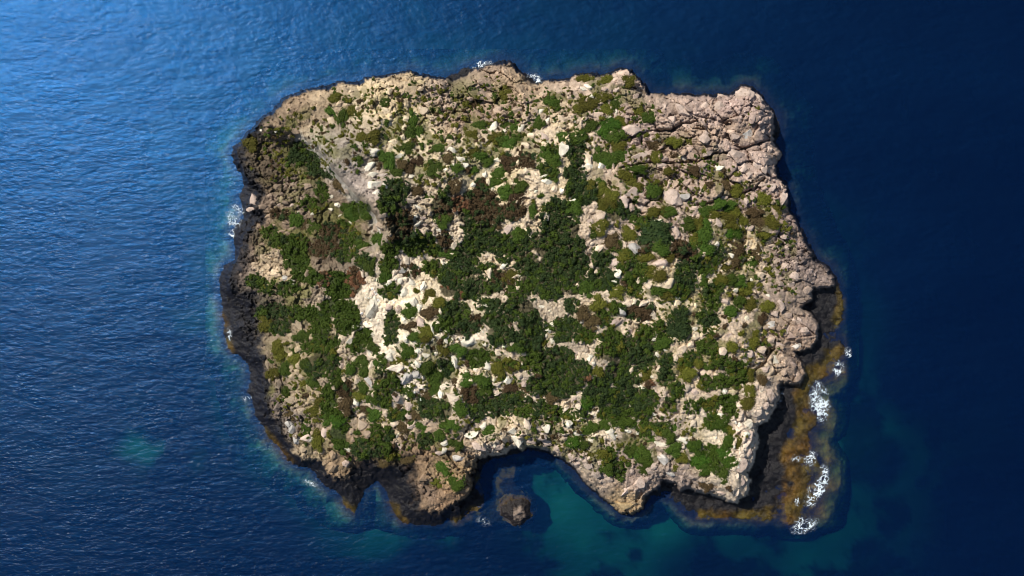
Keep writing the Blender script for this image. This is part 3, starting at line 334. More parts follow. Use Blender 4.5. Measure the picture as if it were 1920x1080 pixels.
# ---- colour of the ground (its own colour: rock, soil, black tidal lichen, ochre weed)
def tints(x, y):
    c = idw(x, y, TINT, 3.7, 14); k = 1.07*((.4*c[0]+.5*c[1]+.1*c[2])/.52)**.85
    return [np.clip(c[0]*k, 0, .78), np.clip(c[1]*k*.97, 0, .74), np.clip(c[2]*k*.99, 0, .66)]
cr, cg, cb = tints(gx, gy)
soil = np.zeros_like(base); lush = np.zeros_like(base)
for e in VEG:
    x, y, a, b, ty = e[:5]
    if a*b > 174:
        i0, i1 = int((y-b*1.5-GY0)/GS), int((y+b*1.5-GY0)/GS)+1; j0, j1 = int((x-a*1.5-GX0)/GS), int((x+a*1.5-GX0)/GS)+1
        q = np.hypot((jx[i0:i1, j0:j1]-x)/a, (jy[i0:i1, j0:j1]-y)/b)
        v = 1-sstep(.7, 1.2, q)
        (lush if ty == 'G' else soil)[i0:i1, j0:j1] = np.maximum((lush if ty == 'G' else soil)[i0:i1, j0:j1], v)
nz = fbm(mx_, my_, 1.7, 101, 4)
cellv = .84+.32*gid
tint = np.stack([cr, cg, cb], -1)*cellv[..., None]*(.9+.2*cid)[..., None]
yel = sstep(.48, .66, fbm(mx_, my_, 5., 131, 3))[..., None]*.35
tint = tint*(1-yel)+tint*np.array([1.04, 1.0, .78])*yel
fm = (face*.85*(side < .5)*sstep(.2, .5, 1.1-ds/2.4))[..., None]
tint = tint*(1-fm)+np.array([.52, .47, .40])*(.45+1.1*fbm(mx_*1.6+my_, my_*.5-mx_*.5, 1.2, 105, 4))[..., None]*fm
turf = np.zeros_like(base)
for cx, cy, rx, ry in ((820,240,260,110),(1080,220,170,100),(1400,470,110,150),(1350,640,120,130),(900,700,190,140),(760,760,150,120),(1230,640,120,140),(1130,820,200,70),(600,720,130,140),(1240,330,150,90),(560,280,100,90),(590,480,130,160)):
    turf = np.maximum(turf, 1-sstep(.6, 1.1, np.hypot((gx-cx)/rx, (gy-cy)/ry)))
turf = (turf*sstep(.50, .62, fbm(mx_, my_, 2.6, 107, 5))*.75)[..., None]
tint = tint*(1-turf)+np.array([.120, .118, .034])*(.6+.9*nz)[..., None]*turf
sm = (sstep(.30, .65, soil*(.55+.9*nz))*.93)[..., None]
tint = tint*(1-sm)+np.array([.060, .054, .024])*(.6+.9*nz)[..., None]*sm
lm = (sstep(.25, .6, lush*(.6+.8*nz))*.93)[..., None]
tint = tint*(1-lm)+np.array([.030, .050, .010])*(.6+.9*nz)[..., None]*lm
nz2 = fbm(mx_, my_, 1.1, 151, 4)
tide = np.where(steep, 1-sstep(.8, 2.6, HG+1.2*(nz2-.5)), 1-sstep(.52, 1.12, t+.9*(nz2-.5)+(.75-.6*(1-sstep(480, 540, gx)))*np.maximum(sT, 0)-.50*(1-sstep(500, 560, gx))-.25*sstep(850, 880, gy)*(1-sstep(860, 900, gx))))
tide = np.where(sW <= 0, 1, tide)
tide = np.clip(tide, 0, 1)*(1-sstep(.3, 1.6, sT-1.3*(1-sstep(480, 540, gx))))
north = sstep(200, 150, gy) if False else 1-sstep(150, 215, gy)
tm = tide[..., None]
tint = tint*(1-tm)+(np.array([.012, .011, .013])*(.5+.9*nz2)[..., None])*tm
alg = np.zeros_like(base)
for p in ALGAE:
    alg = np.maximum(alg, sstep(-7, 5, sdist(jx+8*(nz-.5), jy+8*(nz2-.5), p)))
alg = np.where(sT > 0, 0, alg)
am = (alg*sstep(.22, .42, fbm(mx_, my_, 2.6, 173, 4)+.05))[..., None]
acol = np.array([.088, .047, .008])*(.45+.95*sstep(.25, .8, fbm(mx_, my_, 1.0, 171, 4)))[..., None]
acol = acol*np.array([.8, 1.1, 1.0])**(fbm(mx_, my_, 4, 181, 2)[..., None]*2-.4)
tint = tint*(1-am)+acol*am
und = sstep(0, 2.5, out_d)[..., None]
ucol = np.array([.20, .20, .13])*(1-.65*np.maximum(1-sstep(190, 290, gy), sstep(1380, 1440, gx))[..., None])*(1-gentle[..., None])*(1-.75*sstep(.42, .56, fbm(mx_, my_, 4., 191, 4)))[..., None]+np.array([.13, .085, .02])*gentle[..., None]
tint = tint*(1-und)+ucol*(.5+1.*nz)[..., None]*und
och = sstep(.58, .70, fbm(mx_, my_, 2.4, 193, 3))[..., None]
tint = tint*(1-reef[..., None])+(np.array([.016, .012, .008])*(1-och)+np.array([.075, .044, .006])*och)*(.5+nz)[..., None]*reef[..., None]
idx = np.arange(NX*NY).reshape(NY, NX)
keep = HG > -7.5
fk = keep[:-1, :-1] & keep[1:, :-1] & keep[:-1, 1:] & keep[1:, 1:]
quads = np.stack([idx[:-1, :-1], idx[1:, :-1], idx[1:, 1:], idx[:-1, 1:]], -1)[fk]
used = np.unique(quads); remap = np.full(NX*NY, -1); remap[used] = np.arange(len(used))
co = np.stack([TX.ravel(), TY.ravel(), TZ.ravel()], -1)[used]
rgba = np.concatenate([tint.reshape(-1, 3), np.ones((NX*NY, 1))], 1)[used]
wet = np.where(HG < 0, -1, np.clip(np.maximum(tide, alg), 0, 1)).ravel()[used]      # no film of water on what lies under water
isle = obj('island_terrain', mesh_np('island_terrain', co, remap[quads], True, {'tint': ('FLOAT_COLOR', rgba), 'wet': ('FLOAT', wet)}), M_ISLE,
           kind='structure', label='rugged limestone islet with dark tidal rim rising from the sea', category='island')
# ---------------------------------------------------------------- seabed
bxs = np.concatenate([[-30000, -9000, -3000, -1200], np.arange(-400, 2330, 8.), [3200, 5000, 11000, 32000]])
bys = np.concatenate([[-30000, -9000, -3000, -1200], np.arange(-400, 1490, 8.), [2200, 4000, 10000, 31000]])
bx, by = np.meshgrid(bxs, bys)
dep = idw(bx, by, DEPTH, 3.0, 32)[0]
edge = np.maximum(np.maximum(-bx, bx-1920), np.maximum(-by, by-1080))
dep = dep+(27-dep)*sstep(0, 900, edge)
dep = dep*(1+.06*sstep(850, 950, bx)*sstep(300, 400, by)*(1-sstep(1750, 1850, bx)))
dep = dep+(5.3-dep)*(1-sstep(.25, 1.0, np.hypot((bx-275)/62, (by-850)/38)+1.1*(fbm(bx, by, 26, 231, 4)-.5)))
dep = dep+2.2*(fbm(bx, by, 90, 201, 4)-.5)*np.minimum(dep/8, 1)
bX, bY, bZ = to_world(bx, by, -dep)
pn = fbm(bx, by, 60, 211, 4); pn2 = fbm(bx, by, 22, 221, 4)
sand = sstep(.40, .58, pn+.25*(pn2-.5))
for cx, cy, rx, ry in ((275,850,58,36),(370,872,20,34),(1060,960,110,60),(1160,1030,150,40),(1250,1000,80,40),(700,970,40,40),(510,880,60,40),(385,480,45,150),(430,770,60,70),(1000,90,330,50),(1550,430,60,150),(1620,620,50,110)):
    sand = np.maximum(sand, 1-sstep(.35, 1.15, np.hypot((bx-cx)/rx, (by-cy)/ry)+1.2*(pn2-.5)))
for cx, cy, rx, ry in ((925,915,50,50),(1192,1040,18,18),(1630,860,90,70),(1600,800,60,60),(950,1060,130,16),(1560,900,40,80)):
    sand = np.minimum(sand, sstep(.55, 1.1, np.hypot((bx-cx)/rx, (by-cy)/ry)+.5*(pn2-.5)))
s3 = sand[..., None]
bcol = np.array([.56, .55, .42])*s3+(np.array([.060, .075, .030])*(.5+pn2)[..., None])*(1-s3)
bi = np.arange(bx.size).reshape(bx.shape)
bq = np.stack([bi[:-1, :-1], bi[1:, :-1], bi[1:, 1:], bi[:-1, 1:]], -1).reshape(-1, 4)
m, nt_, out, N, L = new_mat('seabed_sand'); b = N('BsdfPrincipled', i_Roughness=1.0); b.inputs['Specular IOR Level'].default_value = 0
L(N('Attribute', attribute_name='tint').outputs['Color'], b.inputs['Base Color']); L(b.outputs[0], out.inputs['Surface'])
obj('seabed', mesh_np('seabed', np.stack([bX.ravel(), bY.ravel(), bZ.ravel()], -1), bq, True,
    {'tint': ('FLOAT_COLOR', np.concatenate([bcol.reshape(-1, 3), np.ones((bx.size, 1))], 1))}), m,
    kind='structure', label='pale sand and dark weed seabed under clear water', category='seabed')
# ---------------------------------------------------------------- sea: one closed body of water
m, nt_, out, N, L = new_mat('sea_water')
geo = N('NewGeometry')
mp = N('Mapping'); mp.inputs['Rotation'].default_value = (0, 0, R(-12)); mp.inputs['Scale'].default_value = (.62, 1.35, 1); L(geo.outputs['Position'], mp.inputs['Vector'])
n1 = N('TexNoise', i_Scale=.26, i_Detail=2.0, i_Roughness=.5); n2 = N('TexNoise', i_Scale=.95, i_Detail=3.0, i_Roughness=.6)
n0 = N('TexNoise', i_Scale=.035, i_Detail=3.0)
for n in (n1, n2, n0): L(mp.outputs[0], n.inputs['Vector'])
s1 = N('Math', operation='MULTIPLY'); s1.inputs[1].default_value = 1.5; L(n1.outputs['Fac'], s1.inputs[0])
s2 = N('Math', operation='ADD'); L(s1.outputs[0], s2.inputs[0]); L(n2.outputs['Fac'], s2.inputs[1])
bp = N('Bump', i_Strength=1.0, i_Distance=SEA_BUMP); L(s2.outputs[0], bp.inputs['Height'])
tr = N('BsdfTransparent'); tr.inputs[0].default_value = (.96, .97, .97, 1)
ga = N('BsdfGlossy'); ga.inputs['Color'].default_value = (.045, .36, 1, 1); ga.inputs['Roughness'].default_value = SEA_R1
gb = N('BsdfGlossy'); gb.inputs['Color'].default_value = (.90, .95, 1, 1); gb.inputs['Roughness'].default_value = SEA_R2
n4 = N('TexNoise', i_Scale=1.5, i_Detail=2.0, i_Roughness=.6); L(mp.outputs[0], n4.inputs['Vector'])
s4 = N('Math', operation='ADD'); L(s2.outputs[0], s4.inputs[0]); L(n4.outputs['Fac'], s4.inputs[1])
bq_ = N('Bump', i_Strength=1.0, i_Distance=SEA_BUMP*2.2); L(s4.outputs[0], bq_.inputs['Height'])
mw = N('MapRange'); mw.inputs[1].default_value = .3; mw.inputs[2].default_value = .7; mw.inputs[3].default_value = SEA_R1-.035; mw.inputs[4].default_value = SEA_R1+.035; L(n0.outputs['Fac'], mw.inputs[0]); L(mw.outputs[0], ga.inputs['Roughness'])
L(bp.outputs[0], ga.inputs['Normal']); L(bq_.outputs[0], gb.inputs['Normal'])
gm = N('MixShader'); gm.inputs[0].default_value = SEA_SHARP; L(ga.outputs[0], gm.inputs[1]); L(gb.outputs[0], gm.inputs[2])
lw = N('LayerWeight', i_Blend=.5); L(bp.outputs[0], lw.inputs['Normal'])          # Schlick reflectance, the same from above and below
pw = N('Math', operation='POWER'); pw.inputs[1].default_value = 5.0; L(lw.outputs['Facing'], pw.inputs[0])
fr = N('MapRange'); fr.inputs[3].default_value = SEA_F0; fr.inputs[4].default_value = 1.0; L(pw.outputs[0], fr.inputs[0])
mx = N('MixShader'); L(fr.outputs[0], mx.inputs[0]); L(tr.outputs[0], mx.inputs[1]); L(gm.outputs[0], mx.inputs[2])
df = N('BsdfDiffuse'); df.inputs['Color'].default_value = (*SEA_DEEP, 1); L(bp.outputs[0], df.inputs['Normal'])
ad = N('AddShader'); L(mx.outputs[0], ad.inputs[0]); L(df.outputs[0], ad.inputs[1])
L(ad.outputs[0], out.inputs['Surface'])
va = N('VolumeAbsorption', i_Density=.46); va.inputs['Color'].default_value = (0, .585, .57, 1); L(va.outputs[0], out.inputs['Volume'])
S = 3300.
sv = [(-S, -S, 0), (S, -S, 0), (S, S, 0), (-S, S, 0), (-S, -S, -60), (S, -S, -60), (S, S, -60), (-S, S, -60)]
sf = [(0, 1, 2, 3), (7, 6, 5, 4), (0, 4, 5, 1), (1, 5, 6, 2), (2, 6, 7, 3), (3, 7, 4, 0)]
obj('sea', mesh_np('sea', sv, sf, False), m, kind='structure', label='deep blue rippled sea glinting towards the upper left corner', category='sea')
# ---------------------------------------------------------------- shapes: stones and bushes
def ico(sub):
    import bmesh
    bm = bmesh.new(); bmesh.ops.create_icosphere(bm, subdivisions=sub, radius=1)
    v = np.array([q.co[:] for q in bm.verts]); f = np.array([[q.index for q in p.verts] for p in bm.faces]); bm.free(); return v, f
I1, I2, I3 = ico(1), ico(2), ico(3)
def stone(base, seed, cuts=7, lump=.16):
    v, f = base; r = np.random.default_rng(seed); v = v.copy()
    for k in range(5):
        d = r.normal(size=3); d /= np.linalg.norm(d); v = v*(1+lump*np.sin(2.2*(v@d)*(1+k*.6)+r.uniform(0, 6))[:, None]*.6)
    for k in range(cuts):
        d = r.normal(size=3); d[2] = abs(d[2])*.8+.1; d /= np.linalg.norm(d); c = r.uniform(.45, .82)
        s = v@d; v = v-np.maximum(s-c, 0)[:, None]*d*r.uniform(.75, 1)
    if len(v) > 300:
        nzs = vnoise(v[:, 0]*5+v[:, 2]*3.1+40, v[:, 1]*5-v[:, 2]*2.3+40, 1., seed)+.5*vnoise(v[:, 0]*11+v[:, 2]*7+40, v[:, 1]*11-v[:, 2]*5+40, 1., seed+9)-.75
        v = v*(1+.11*nzs)[:, None]
    v[:, :2] /= np.abs(v[:, :2]).max(0); v[:, 2] /= max(v[:, 2].max(), .1)
    return v, f
STONES = [stone(I3, 100+k, 5+k % 5, .13+.02*(k % 4)) for k in range(16)]
SMALL = [stone(I1, 300+k, 5, .2) for k in range(14)]
def foliage(seed, n, leaf, hgt=.72, lob=5, dens_low=False):
    r = np.random.default_rng(seed)
    lobes = [(0, 0, .50)]
    for k in range(lob):
        a = r.uniform(0, 6.283); d = r.uniform(.30, .74); lobes.append((d*math.cos(a), d*math.sin(a), r.uniform(.22, .48)))
    V = []; F = []; A = []
    cv, cf = I1 if dens_low else I2            # inner core in one darker leaf tone, hides the ground
    for (lx, ly, lr) in lobes:
        q = cv*np.array([lr*.82, lr*.82, lr*hgt*.95])+np.array([lx, ly, .12]); q = q+r.normal(size=q.shape)*lr*.06
        o = sum(map(len, V)); V.append(q); F.append(cf+o); A.append(np.full(len(q), .12))
    lw = np.array([l[2]**2 for l in lobes]); lw /= lw.sum()
    pick = r.choice(len(lobes), n, p=lw)
    u = r.uniform(-.15, 1, n); a = r.uniform(0, 6.283, n); s = np.sqrt(np.maximum(1-u*u, 0))
    nrm = np.stack([s*np.cos(a), s*np.sin(a), u], -1)
    L_ = np.array(lobes)[pick]
    P = np.stack([L_[:, 0], L_[:, 1], np.full(n, .12)], -1)+nrm*np.stack([L_[:, 2]]*2+[L_[:, 2]*hgt*1.15], -1)*np.where(r.uniform(0, 1, (n, 1)) < .2, r.uniform(1.1, 1.5, (n, 1)), r.uniform(.84, 1.2, (n, 1)))
    nn = nrm+r.normal(size=(n, 3))*.55; nn /= np.linalg.norm(nn, axis=1)[:, None]
    tx = np.cross(nn, r.normal(size=(n, 3))); tx /= np.linalg.norm(tx, axis=1)[:, None]; ty = np.cross(nn, tx)
    sz = leaf*r.uniform(.6, 1.4, (n, 1))
    p4 = np.stack([P+tx*sz, P+ty*sz*.6, P-tx*sz, P-ty*sz*.6], 1).reshape(-1, 3)
    o = sum(map(len, V)); V.append(p4)
    q = np.arange(n)*4+o
    F.append(np.concatenate([np.stack([q, q+1, q+2], -1), np.stack([q, q+2, q+3], -1)]))
    A.append(np.repeat(r.uniform(0, 1, n), 4))
    return np.concatenate(V), np.concatenate(F), np.concatenate(A)
BUSH = [foliage(500+k, 640, .088, .62+.05*(k % 4), 6+k % 4) for k in range(10)]
CLUMP = [foliage(700+k, 64, .16, .52+.06*(k % 4), 3, True) for k in range(10)]
HERB = [foliage(800+k, 56, .17, .36, 3, True) for k in range(8)]
# ---------------------------------------------------------------- wording
MARKS = [('the pointed pale boulder', 698, 575), ('the cove', 1010, 850), ('the tan southern boulder', 1172, 935), ('the pink headland', 1400, 205),
 ('the grey scarp', 640, 325), ('the rounded northern knoll', 935, 145), ('the sharp northern peak', 1165, 142), ('the big round dark bush', 1232, 440),
 ('the pitted grey boulder', 1187, 464), ('the white oval boulder', 1055, 284), ('the white boulder row', 1045, 350), ('the squared white block', 1439, 554),
 ('the southeast cliff corner', 1385, 925), ('the east point', 1545, 512), ('the western tip', 448, 285), ('the dark southwest spike', 660, 900),
 ('the rounded southern lobe', 815, 935), ('the long slanted slab', 848, 672), ('the russet patch', 662, 528), ('the smooth white slab', 763, 631),
 ('the southeast rim notch', 1408, 788), ('the west slope stone heap', 525, 505), ('the white stone pair', 1035, 612), ('the white cove ledge', 1142, 812)]
ORD = [q+' nearest' for q in ('', 'second', 'third', 'fourth', 'fifth', 'sixth', 'seventh', 'eighth', 'ninth', 'tenth', 'eleventh', 'twelfth')]; ORD[0] = 'nearest'
DIRS = ['right of', 'above right of', 'above', 'above left of', 'left of', 'below left of', 'below', 'below right of']
def relate(x, y):
    nm, mx0, my0 = min(MARKS, key=lambda q: math.hypot(q[1]-x, q[2]-y)); d = math.hypot(mx0-x, my0-y)
    a = math.atan2(my0-y, x-mx0); return nm, DIRS[int(round(a/(math.pi/4))) % 8], d
def label_all(items, noun):
    groups = {}
    for it in items:
        nm, dr, d = relate(it['x'], it['y']); groups.setdefault((it['desc'], dr, nm), []).append((d, it))
    for (desc, dr, nm), lst in groups.items():
        lst.sort(key=lambda q: q[0])
        for k, (d, it) in enumerate(lst):
            it['label'] = f"{desc} {noun} {dr} {nm}" if len(lst) == 1 else f"{desc} {noun}, {ORD[k]} {dr} {nm}"
# ---------------------------------------------------------------- boulders
FIXED = {(698, 578): 'big pale boulder tapering to a point amid green herbs', (1172, 943): 'large tan cracked boulder at the tip of the southern point',
 (1055, 284): 'white oval boulder leaning beside a dark bush', (1187, 464): 'pitted grey boulder below left of the big round bush',
 (1439, 554): 'small squared white block on the eastern slope', (763, 631): 'smooth white upright slab beside a dark hollow bush', (853, 678): 'long slanted white slab in the pale rock ridge'}
ROCK += [(698, 577, 16, 25, 'w', '8'), (1172, 943, 30, 14, 't', '-18'), (968, 957, 30, 28, 'k', '0')]
TONE = {'w': ((.72, .66, .53), 'white'), 'p': ((.50, .39, .32), 'pinkish'), 'y': ((.46, .43, .39), 'grey'), 't': ((.47, .34, .18), 'tan'), 'k': ((.05, .045, .045), 'dark')}
items = []
for e in ROCK:
    x, y, a, b = e[:4]; tn = e[4] if len(e) > 4 and e[4].isalpha() else 'c'; ang = float(e[-1]) if len(e) > 4 and not e[-1].isalpha() else random.uniform(-30, 30)
    items.append(dict(x=x, y=y, a=a, b=b, tn=tn, ang=ang))
items.sort(key=lambda q: -q['a']*q['b']*(2 if q['tn'] == 'w' else 1.3 if q['tn'] == 'y' else 9 if q['tn'] in 'tk' else 1))
NB = 298
boulders, loose = items[:NB], items[NB:]
def stone_colour(it):
    if it['tn'] in TONE: return TONE[it['tn']][0]
    c = tints(np.array([it['x']]), np.array([it['y']])); k = random.uniform(1.05, 1.3)
    return tuple(float(q[0])*k for q in c)
for it in boulders:
    c = stone_colour(it); s = math.sqrt(it['a']*it['b']); el = max(it['a'], it['b'])/min(it['a'], it['b'])
    tone = TONE[it['tn']][1] if it['tn'] in TONE else ('brown' if c[0] < .26 else 'buff' if c[0] < .45 else 'cream')
    size = 'small' if s < 8 else 'medium' if s < 11.5 else 'large'
    shp = 'long' if el > 1.75 else 'rounded' if el < 1.2 else 'oblong'
    it['desc'] = f'{size} {shp} {tone}'; it['col'] = c
label_all(boulders, 'boulder')
stone_me = [mesh_np('boulder_shape', v, f, False) for v, f in STONES]
for me in stone_me: me.materials.append(M_ROCK)
def put(o, x, y, a, b, hz, ang, sink, zc=None):
    h = float(bilin(HG, np.array([x]), np.array([y]))[0]) if zc is None else zc; k = .1*(1-h/CAM_H)
    X, Y, Z = to_world(x, y, h); o.location = (X, Y, Z-sink); o.rotation_euler = (0, 0, R(-ang)); o.scale = (a*k, b*k, hz)
for i, it in enumerate(boulders):
    o = obj('boulder', stone_me[(i*7) % len(stone_me)], None)
    s = math.sqrt(it['a']*it['b'])*.1
    flat = .50 if s > 1.5 else .62
    if it['tn'] == 't':
        put(o, it['x'], it['y'], it['a'], it['b'], 2.6, it['ang'], .0, 2.2)
    elif it['tn'] == 'k':
        n_ = 56; ax = np.linspace(-1.25, 1.25, n_); qx, qy = np.meshgrid(ax, ax); rr = np.hypot(qx, qy)*(1+.5*(fbm(qx+5, qy+5, .5, 71, 4)-.5)); wx, wy = qx*it['a']*.1, qy*it['b']*.1
        z = 1.9*(1-rr**1.3)-.15+1.3*(fbm(wx+30, wy+30, 1.1, 72, 4)-.5)+.5*(1-voro(wx+30, wy+30, .8, 73)[0])*np.clip(1.1-rr, 0, 1)
        z = np.where(rr > 1.02, z-4*(rr-1.02), z)
        top = (sstep(.95, 1.6, z+.6*(fbm(wx+9, wy+9, .6, 74, 3)-.5))*(qx > -.2))[..., None]; wd = sstep(.1, -.2, z)[..., None] if False else (1-sstep(-.2, .25, z))[..., None]
        cc = (np.array([.022, .018, .017])*(1-top)+np.array([.26, .20, .16])*top)*(1-wd)+np.array([.09, .055, .012])*wd
        ii = np.arange(n_*n_).reshape(n_, n_); X0, Y0, _ = to_world(it['x'], it['y'], 0.)
        me = mesh_np('sea_rock', np.stack([wx.ravel(), -wy.ravel(), z.ravel()], -1), np.stack([ii[:-1, :-1], ii[1:, :-1], ii[1:, 1:], ii[:-1, 1:]], -1)[z[:-1, :-1] > -2.2], True,
             {'tint': ('FLOAT_COLOR', np.concatenate([cc.reshape(-1, 3), np.ones((n_*n_, 1))], 1)), 'wet': ('FLOAT', np.where(z < 0, -1, (1-top)[..., 0]).ravel())})
        me.materials.append(M_ISLE); o.data = me; o.name = 'sea_rock'; o.location = (X0, Y0, 0)
    else: put(o, it['x'], it['y'], it['a'], it['b'], min(max(s*flat*(1 if it['tn'] in 'wy' else .72), .3), 1.35), it['ang'], .10 if it['tn'] in 'wy' else .16)
    o.color = (*it['col'], 1)
    lab = it['label']
    for (fx, fy), tx in FIXED.items():
        if math.hypot(fx-it['x'], fy-it['y']) < 4: lab = tx
    if it['tn'] == 'k': lab = 'low dark weedy rock standing in the cove mouth'
    o['label'] = lab; o['category'] = 'rock' if it['tn'] == 'k' else 'boulder'
    if it['tn'] != 'k': o['group'] = 'boulders strewn over the islet'
# ---------------------------------------------------------------- loose stones (uncountable)
def merge(parts):      # list of (v, f, attrs dict) -> arrays
    V = []; F = []; A = {}; o = 0
    for v, f, at in parts:
        V.append(v); F.append(f+o); o += len(v)
        for k, q in at.items(): A.setdefault(k, []).append(q)
    return np.concatenate(V), np.concatenate(F), {k: np.concatenate(q) for k, q in A.items()}
vegmask = np.maximum(soil, lush)
for e in VEG:
    x, y, a, b = e[:4]; i0, i1 = int((y-b*1.2-GY0)/GS), int((y+b*1.2-GY0)/GS)+1; j0, j1 = int((x-a*1.2-GX0)/GS), int((x+a*1.2-GX0)/GS)+1
    q = np.hypot((gx[i0:i1, j0:j1]-x)/a, (gy[i0:i1, j0:j1]-y)/b); vegmask[i0:i1, j0:j1] = np.maximum(vegmask[i0:i1, j0:j1], 1-sstep(.9, 1.1, q))
parts = []
def add_stone(x, y, a, b, col, kind, ang=None):
    v, f = kind[rng.integers(len(kind))]; h = float(bilin(HG, np.array([x]), np.array([y]))[0])
    th = rng.uniform(0, 6.28) if ang is None else R(-ang); c, s = math.cos(th), math.sin(th); k = .1*(1-h/CAM_H)
    sc3 = v*np.array([a*k, b*k, math.sqrt(a*b)*.1*rng.uniform(.45, .8)])
    X, Y, Z = to_world(x, y, h)
    q = np.stack([sc3[:, 0]*c-sc3[:, 1]*s+X, sc3[:, 0]*s+sc3[:, 1]*c+Y, sc3[:, 2]+Z-.04], -1)
    parts.append((q, f, {'tint': np.tile([*col, 1.], (len(q), 1)), 'wet': np.zeros(len(q))}))
for it in loose: add_stone(it['x'], it['y'], it['a'], it['b'], stone_colour(it), STONES if it['a']*it['b'] > 70 and False else SMALL, it['ang'])
cnt = 0
cand_x = rng.uniform(430, 1565, 30000); cand_y = rng.uniform(120, 965, 30000)
ci = ((cand_y-GY0)/GS).astype(int); cj = ((cand_x-GX0)/GS).astype(int)
pz = fbm(cand_x*.1, cand_y*.1, 6., 401, 3)
ok = (sT[ci, cj] > .3) & (vegmask[ci, cj] < .35) & (rng.uniform(0, 1, 30000) < sstep(.42, .60, pz)*.75+.06)
for x, y in zip(cand_x[ok], cand_y[ok]):
    c = tint[int((y-GY0)/GS), int((x-GX0)/GS)]*rng.uniform(.9, 1.6); c = np.minimum(c, .74)
    r_ = 1.7*math.exp(rng.normal()*.55); r_ = min(r_, 6.5); add_stone(x, y, r_*rng.uniform(.8, 1.3), r_*rng.uniform(.7, 1.1), c, SMALL); cnt += 1
V, F, A = merge(parts)
obj('loose_stones', mesh_np('loose_stones', V, F, False, {'tint': ('FLOAT_COLOR', A['tint']), 'wet': ('FLOAT', A['wet'])}), M_ISLE,
    kind='stuff', label='pale loose stones and rubble littering the islet top', category='stones')
# ---------------------------------------------------------------- shrubs that stand apart
single, mass = [], []
for e in VEG:
    x, y, a, b, ty = e[:5]
    (single if a*b < 13.2**2 and max(a, b) < 15.5 and ty in 'gobG' else mass).append(dict(x=x, y=y, a=a, b=b, ty=ty))
for x, y in ((1232, 440),): single.append(dict(x=x, y=y, a=25, b=20, ty='d'))
for x, y, a, b in ((1272, 614, 20, 20), (1197, 583, 22, 16)): single.append(dict(x=x, y=y, a=a, b=b, ty='d' if x > 1250 else 'b'))
single.sort(key=lambda q: -q['a']*q['b'])
shrubs, rest = single[:299], single[299:]
NAME = {'g': 'green', 'o': 'olive', 'b': 'brown', 'G': 'bright green', 'd': 'dark green'}
for it in shrubs:
    s = math.sqrt(it['a']*it['b']); it['desc'] = f"{'small' if s < 8.2 else 'medium' if s < 10.3 else 'large'} {NAME[it['ty']]}"
label_all(shrubs, 'shrub')
bush_me = {}
for i, it in enumerate(shrubs):
    key = (it['ty'], (i*3) % len(BUSH))
    if key not in bush_me:
        v, f, a_ = BUSH[key[1]]; me = mesh_np('shrub_shape', v, f, False, {'leaf': ('FLOAT', a_)}); me.materials.append(LEAF[it['ty']]); bush_me[key] = me
    o = obj('shrub', bush_me[key]); s = math.sqrt(it['a']*it['b'])*.1
    put(o, it['x'], it['y'], it['a']*1.5, it['b']*1.5, s*.68, 0, -.08)
    o.rotation_euler = (0, 0, random.choice((0, math.pi))+random.uniform(-.2, .2))
    o['label'] = it['label'] if not (abs(it['x']-1232) < 1 and it['ty'] == 'd') else 'biggest round dark green bush, right of the pitted grey boulder'
    o['category'] = 'shrub'; o['group'] = 'shrubs standing apart on the rock'
# ---------------------------------------------------------------- scrub, heath, herbs and tussocks (uncountable masses)
plants = {k: [] for k in 'gdobrG'}
def add_plant(x, y, r_, ty):
    lib = HERB if ty in 'Gr' else CLUMP
    v, f, a_ = lib[rng.integers(len(lib))]; h = float(bilin(HG, np.array([x]), np.array([y]))[0]); k = .1*(1-h/CAM_H)
    th = rng.uniform(0, 6.28); c, s = math.cos(th), math.sin(th); q = v*np.array([r_*k, r_*k, r_*.1*rng.uniform(.55, .95)]); X, Y, Z = to_world(x, y, h)
    plants[ty].append((np.stack([q[:, 0]*c-q[:, 1]*s+X, q[:, 0]*s+q[:, 1]*c+Y, q[:, 2]+Z+.10], -1), f, {'leaf': a_*.7+rng.uniform(0, .45)}))
placed = {}
def room(x, y, d):
    ix, iy = int(x//12), int(y//12)
    for dx in (-1, 0, 1):
        for dy in (-1, 0, 1):
            for (qx, qy) in placed.get((ix+dx, iy+dy), ()):
                if (qx-x)**2+(qy-y)**2 < d*d: return False
    placed.setdefault((ix, iy), []).append((x, y)); return True
for it in rest: add_plant(it['x'], it['y'], math.sqrt(it['a']*it['b'])*1.15, it['ty'])
for it in mass:
    n = int(it['a']*it['b']*math.pi/6)
    rs = np.sqrt(rng.uniform(0, 1, n)); as_ = rng.uniform(0, 6.283, n); xs = it['x']+it['a']*rs*np.cos(as_)*1.10; ys = it['y']+it['b']*rs*np.sin(as_)*1.10
    okm = fbm(xs*.1, ys*.1, 2.4, 601, 3) > (.28+.13*rs)*(.55 if it['a']*it['b'] < 330 else 1)
    for x, y in zip(xs[okm], ys[okm]):
        if not room(x, y, 4.0): continue
        ty = it['ty']
        if rng.uniform() < .30: ty = {'d': 'g', 'g': rng.choice(['d', 'o', 'G']), 'b': 'd', 'r': 'b', 'G': 'g', 'o': 'g'}[ty]
        add_plant(x, y, min(4.2*math.exp(abs(rng.normal())*.45), 10.5), ty)
ok = (sT[ci, cj] > 1.) & (vegmask[ci, cj] < .3)
tx_, ty_ = cand_x[ok][::-1], cand_y[ok][::-1]
scat = np.zeros(len(tx_))
for cx, cy, rx, ry in ((820,240,260,110),(1080,220,150,80),(1400,470,110,140),(1350,620,120,110),(900,700,190,120),(760,760,150,110),(1230,640,110,120),(1130,820,190,70),(600,720,110,130),(1240,330,140,80),(560,280,90,80)):
    scat = np.maximum(scat, 1-sstep(.6, 1.1, np.hypot((tx_-cx)/rx, (ty_-cy)/ry)))
scat *= sstep(.36, .52, fbm(tx_*.1, ty_*.1, 4., 611, 3))
n_t = 0
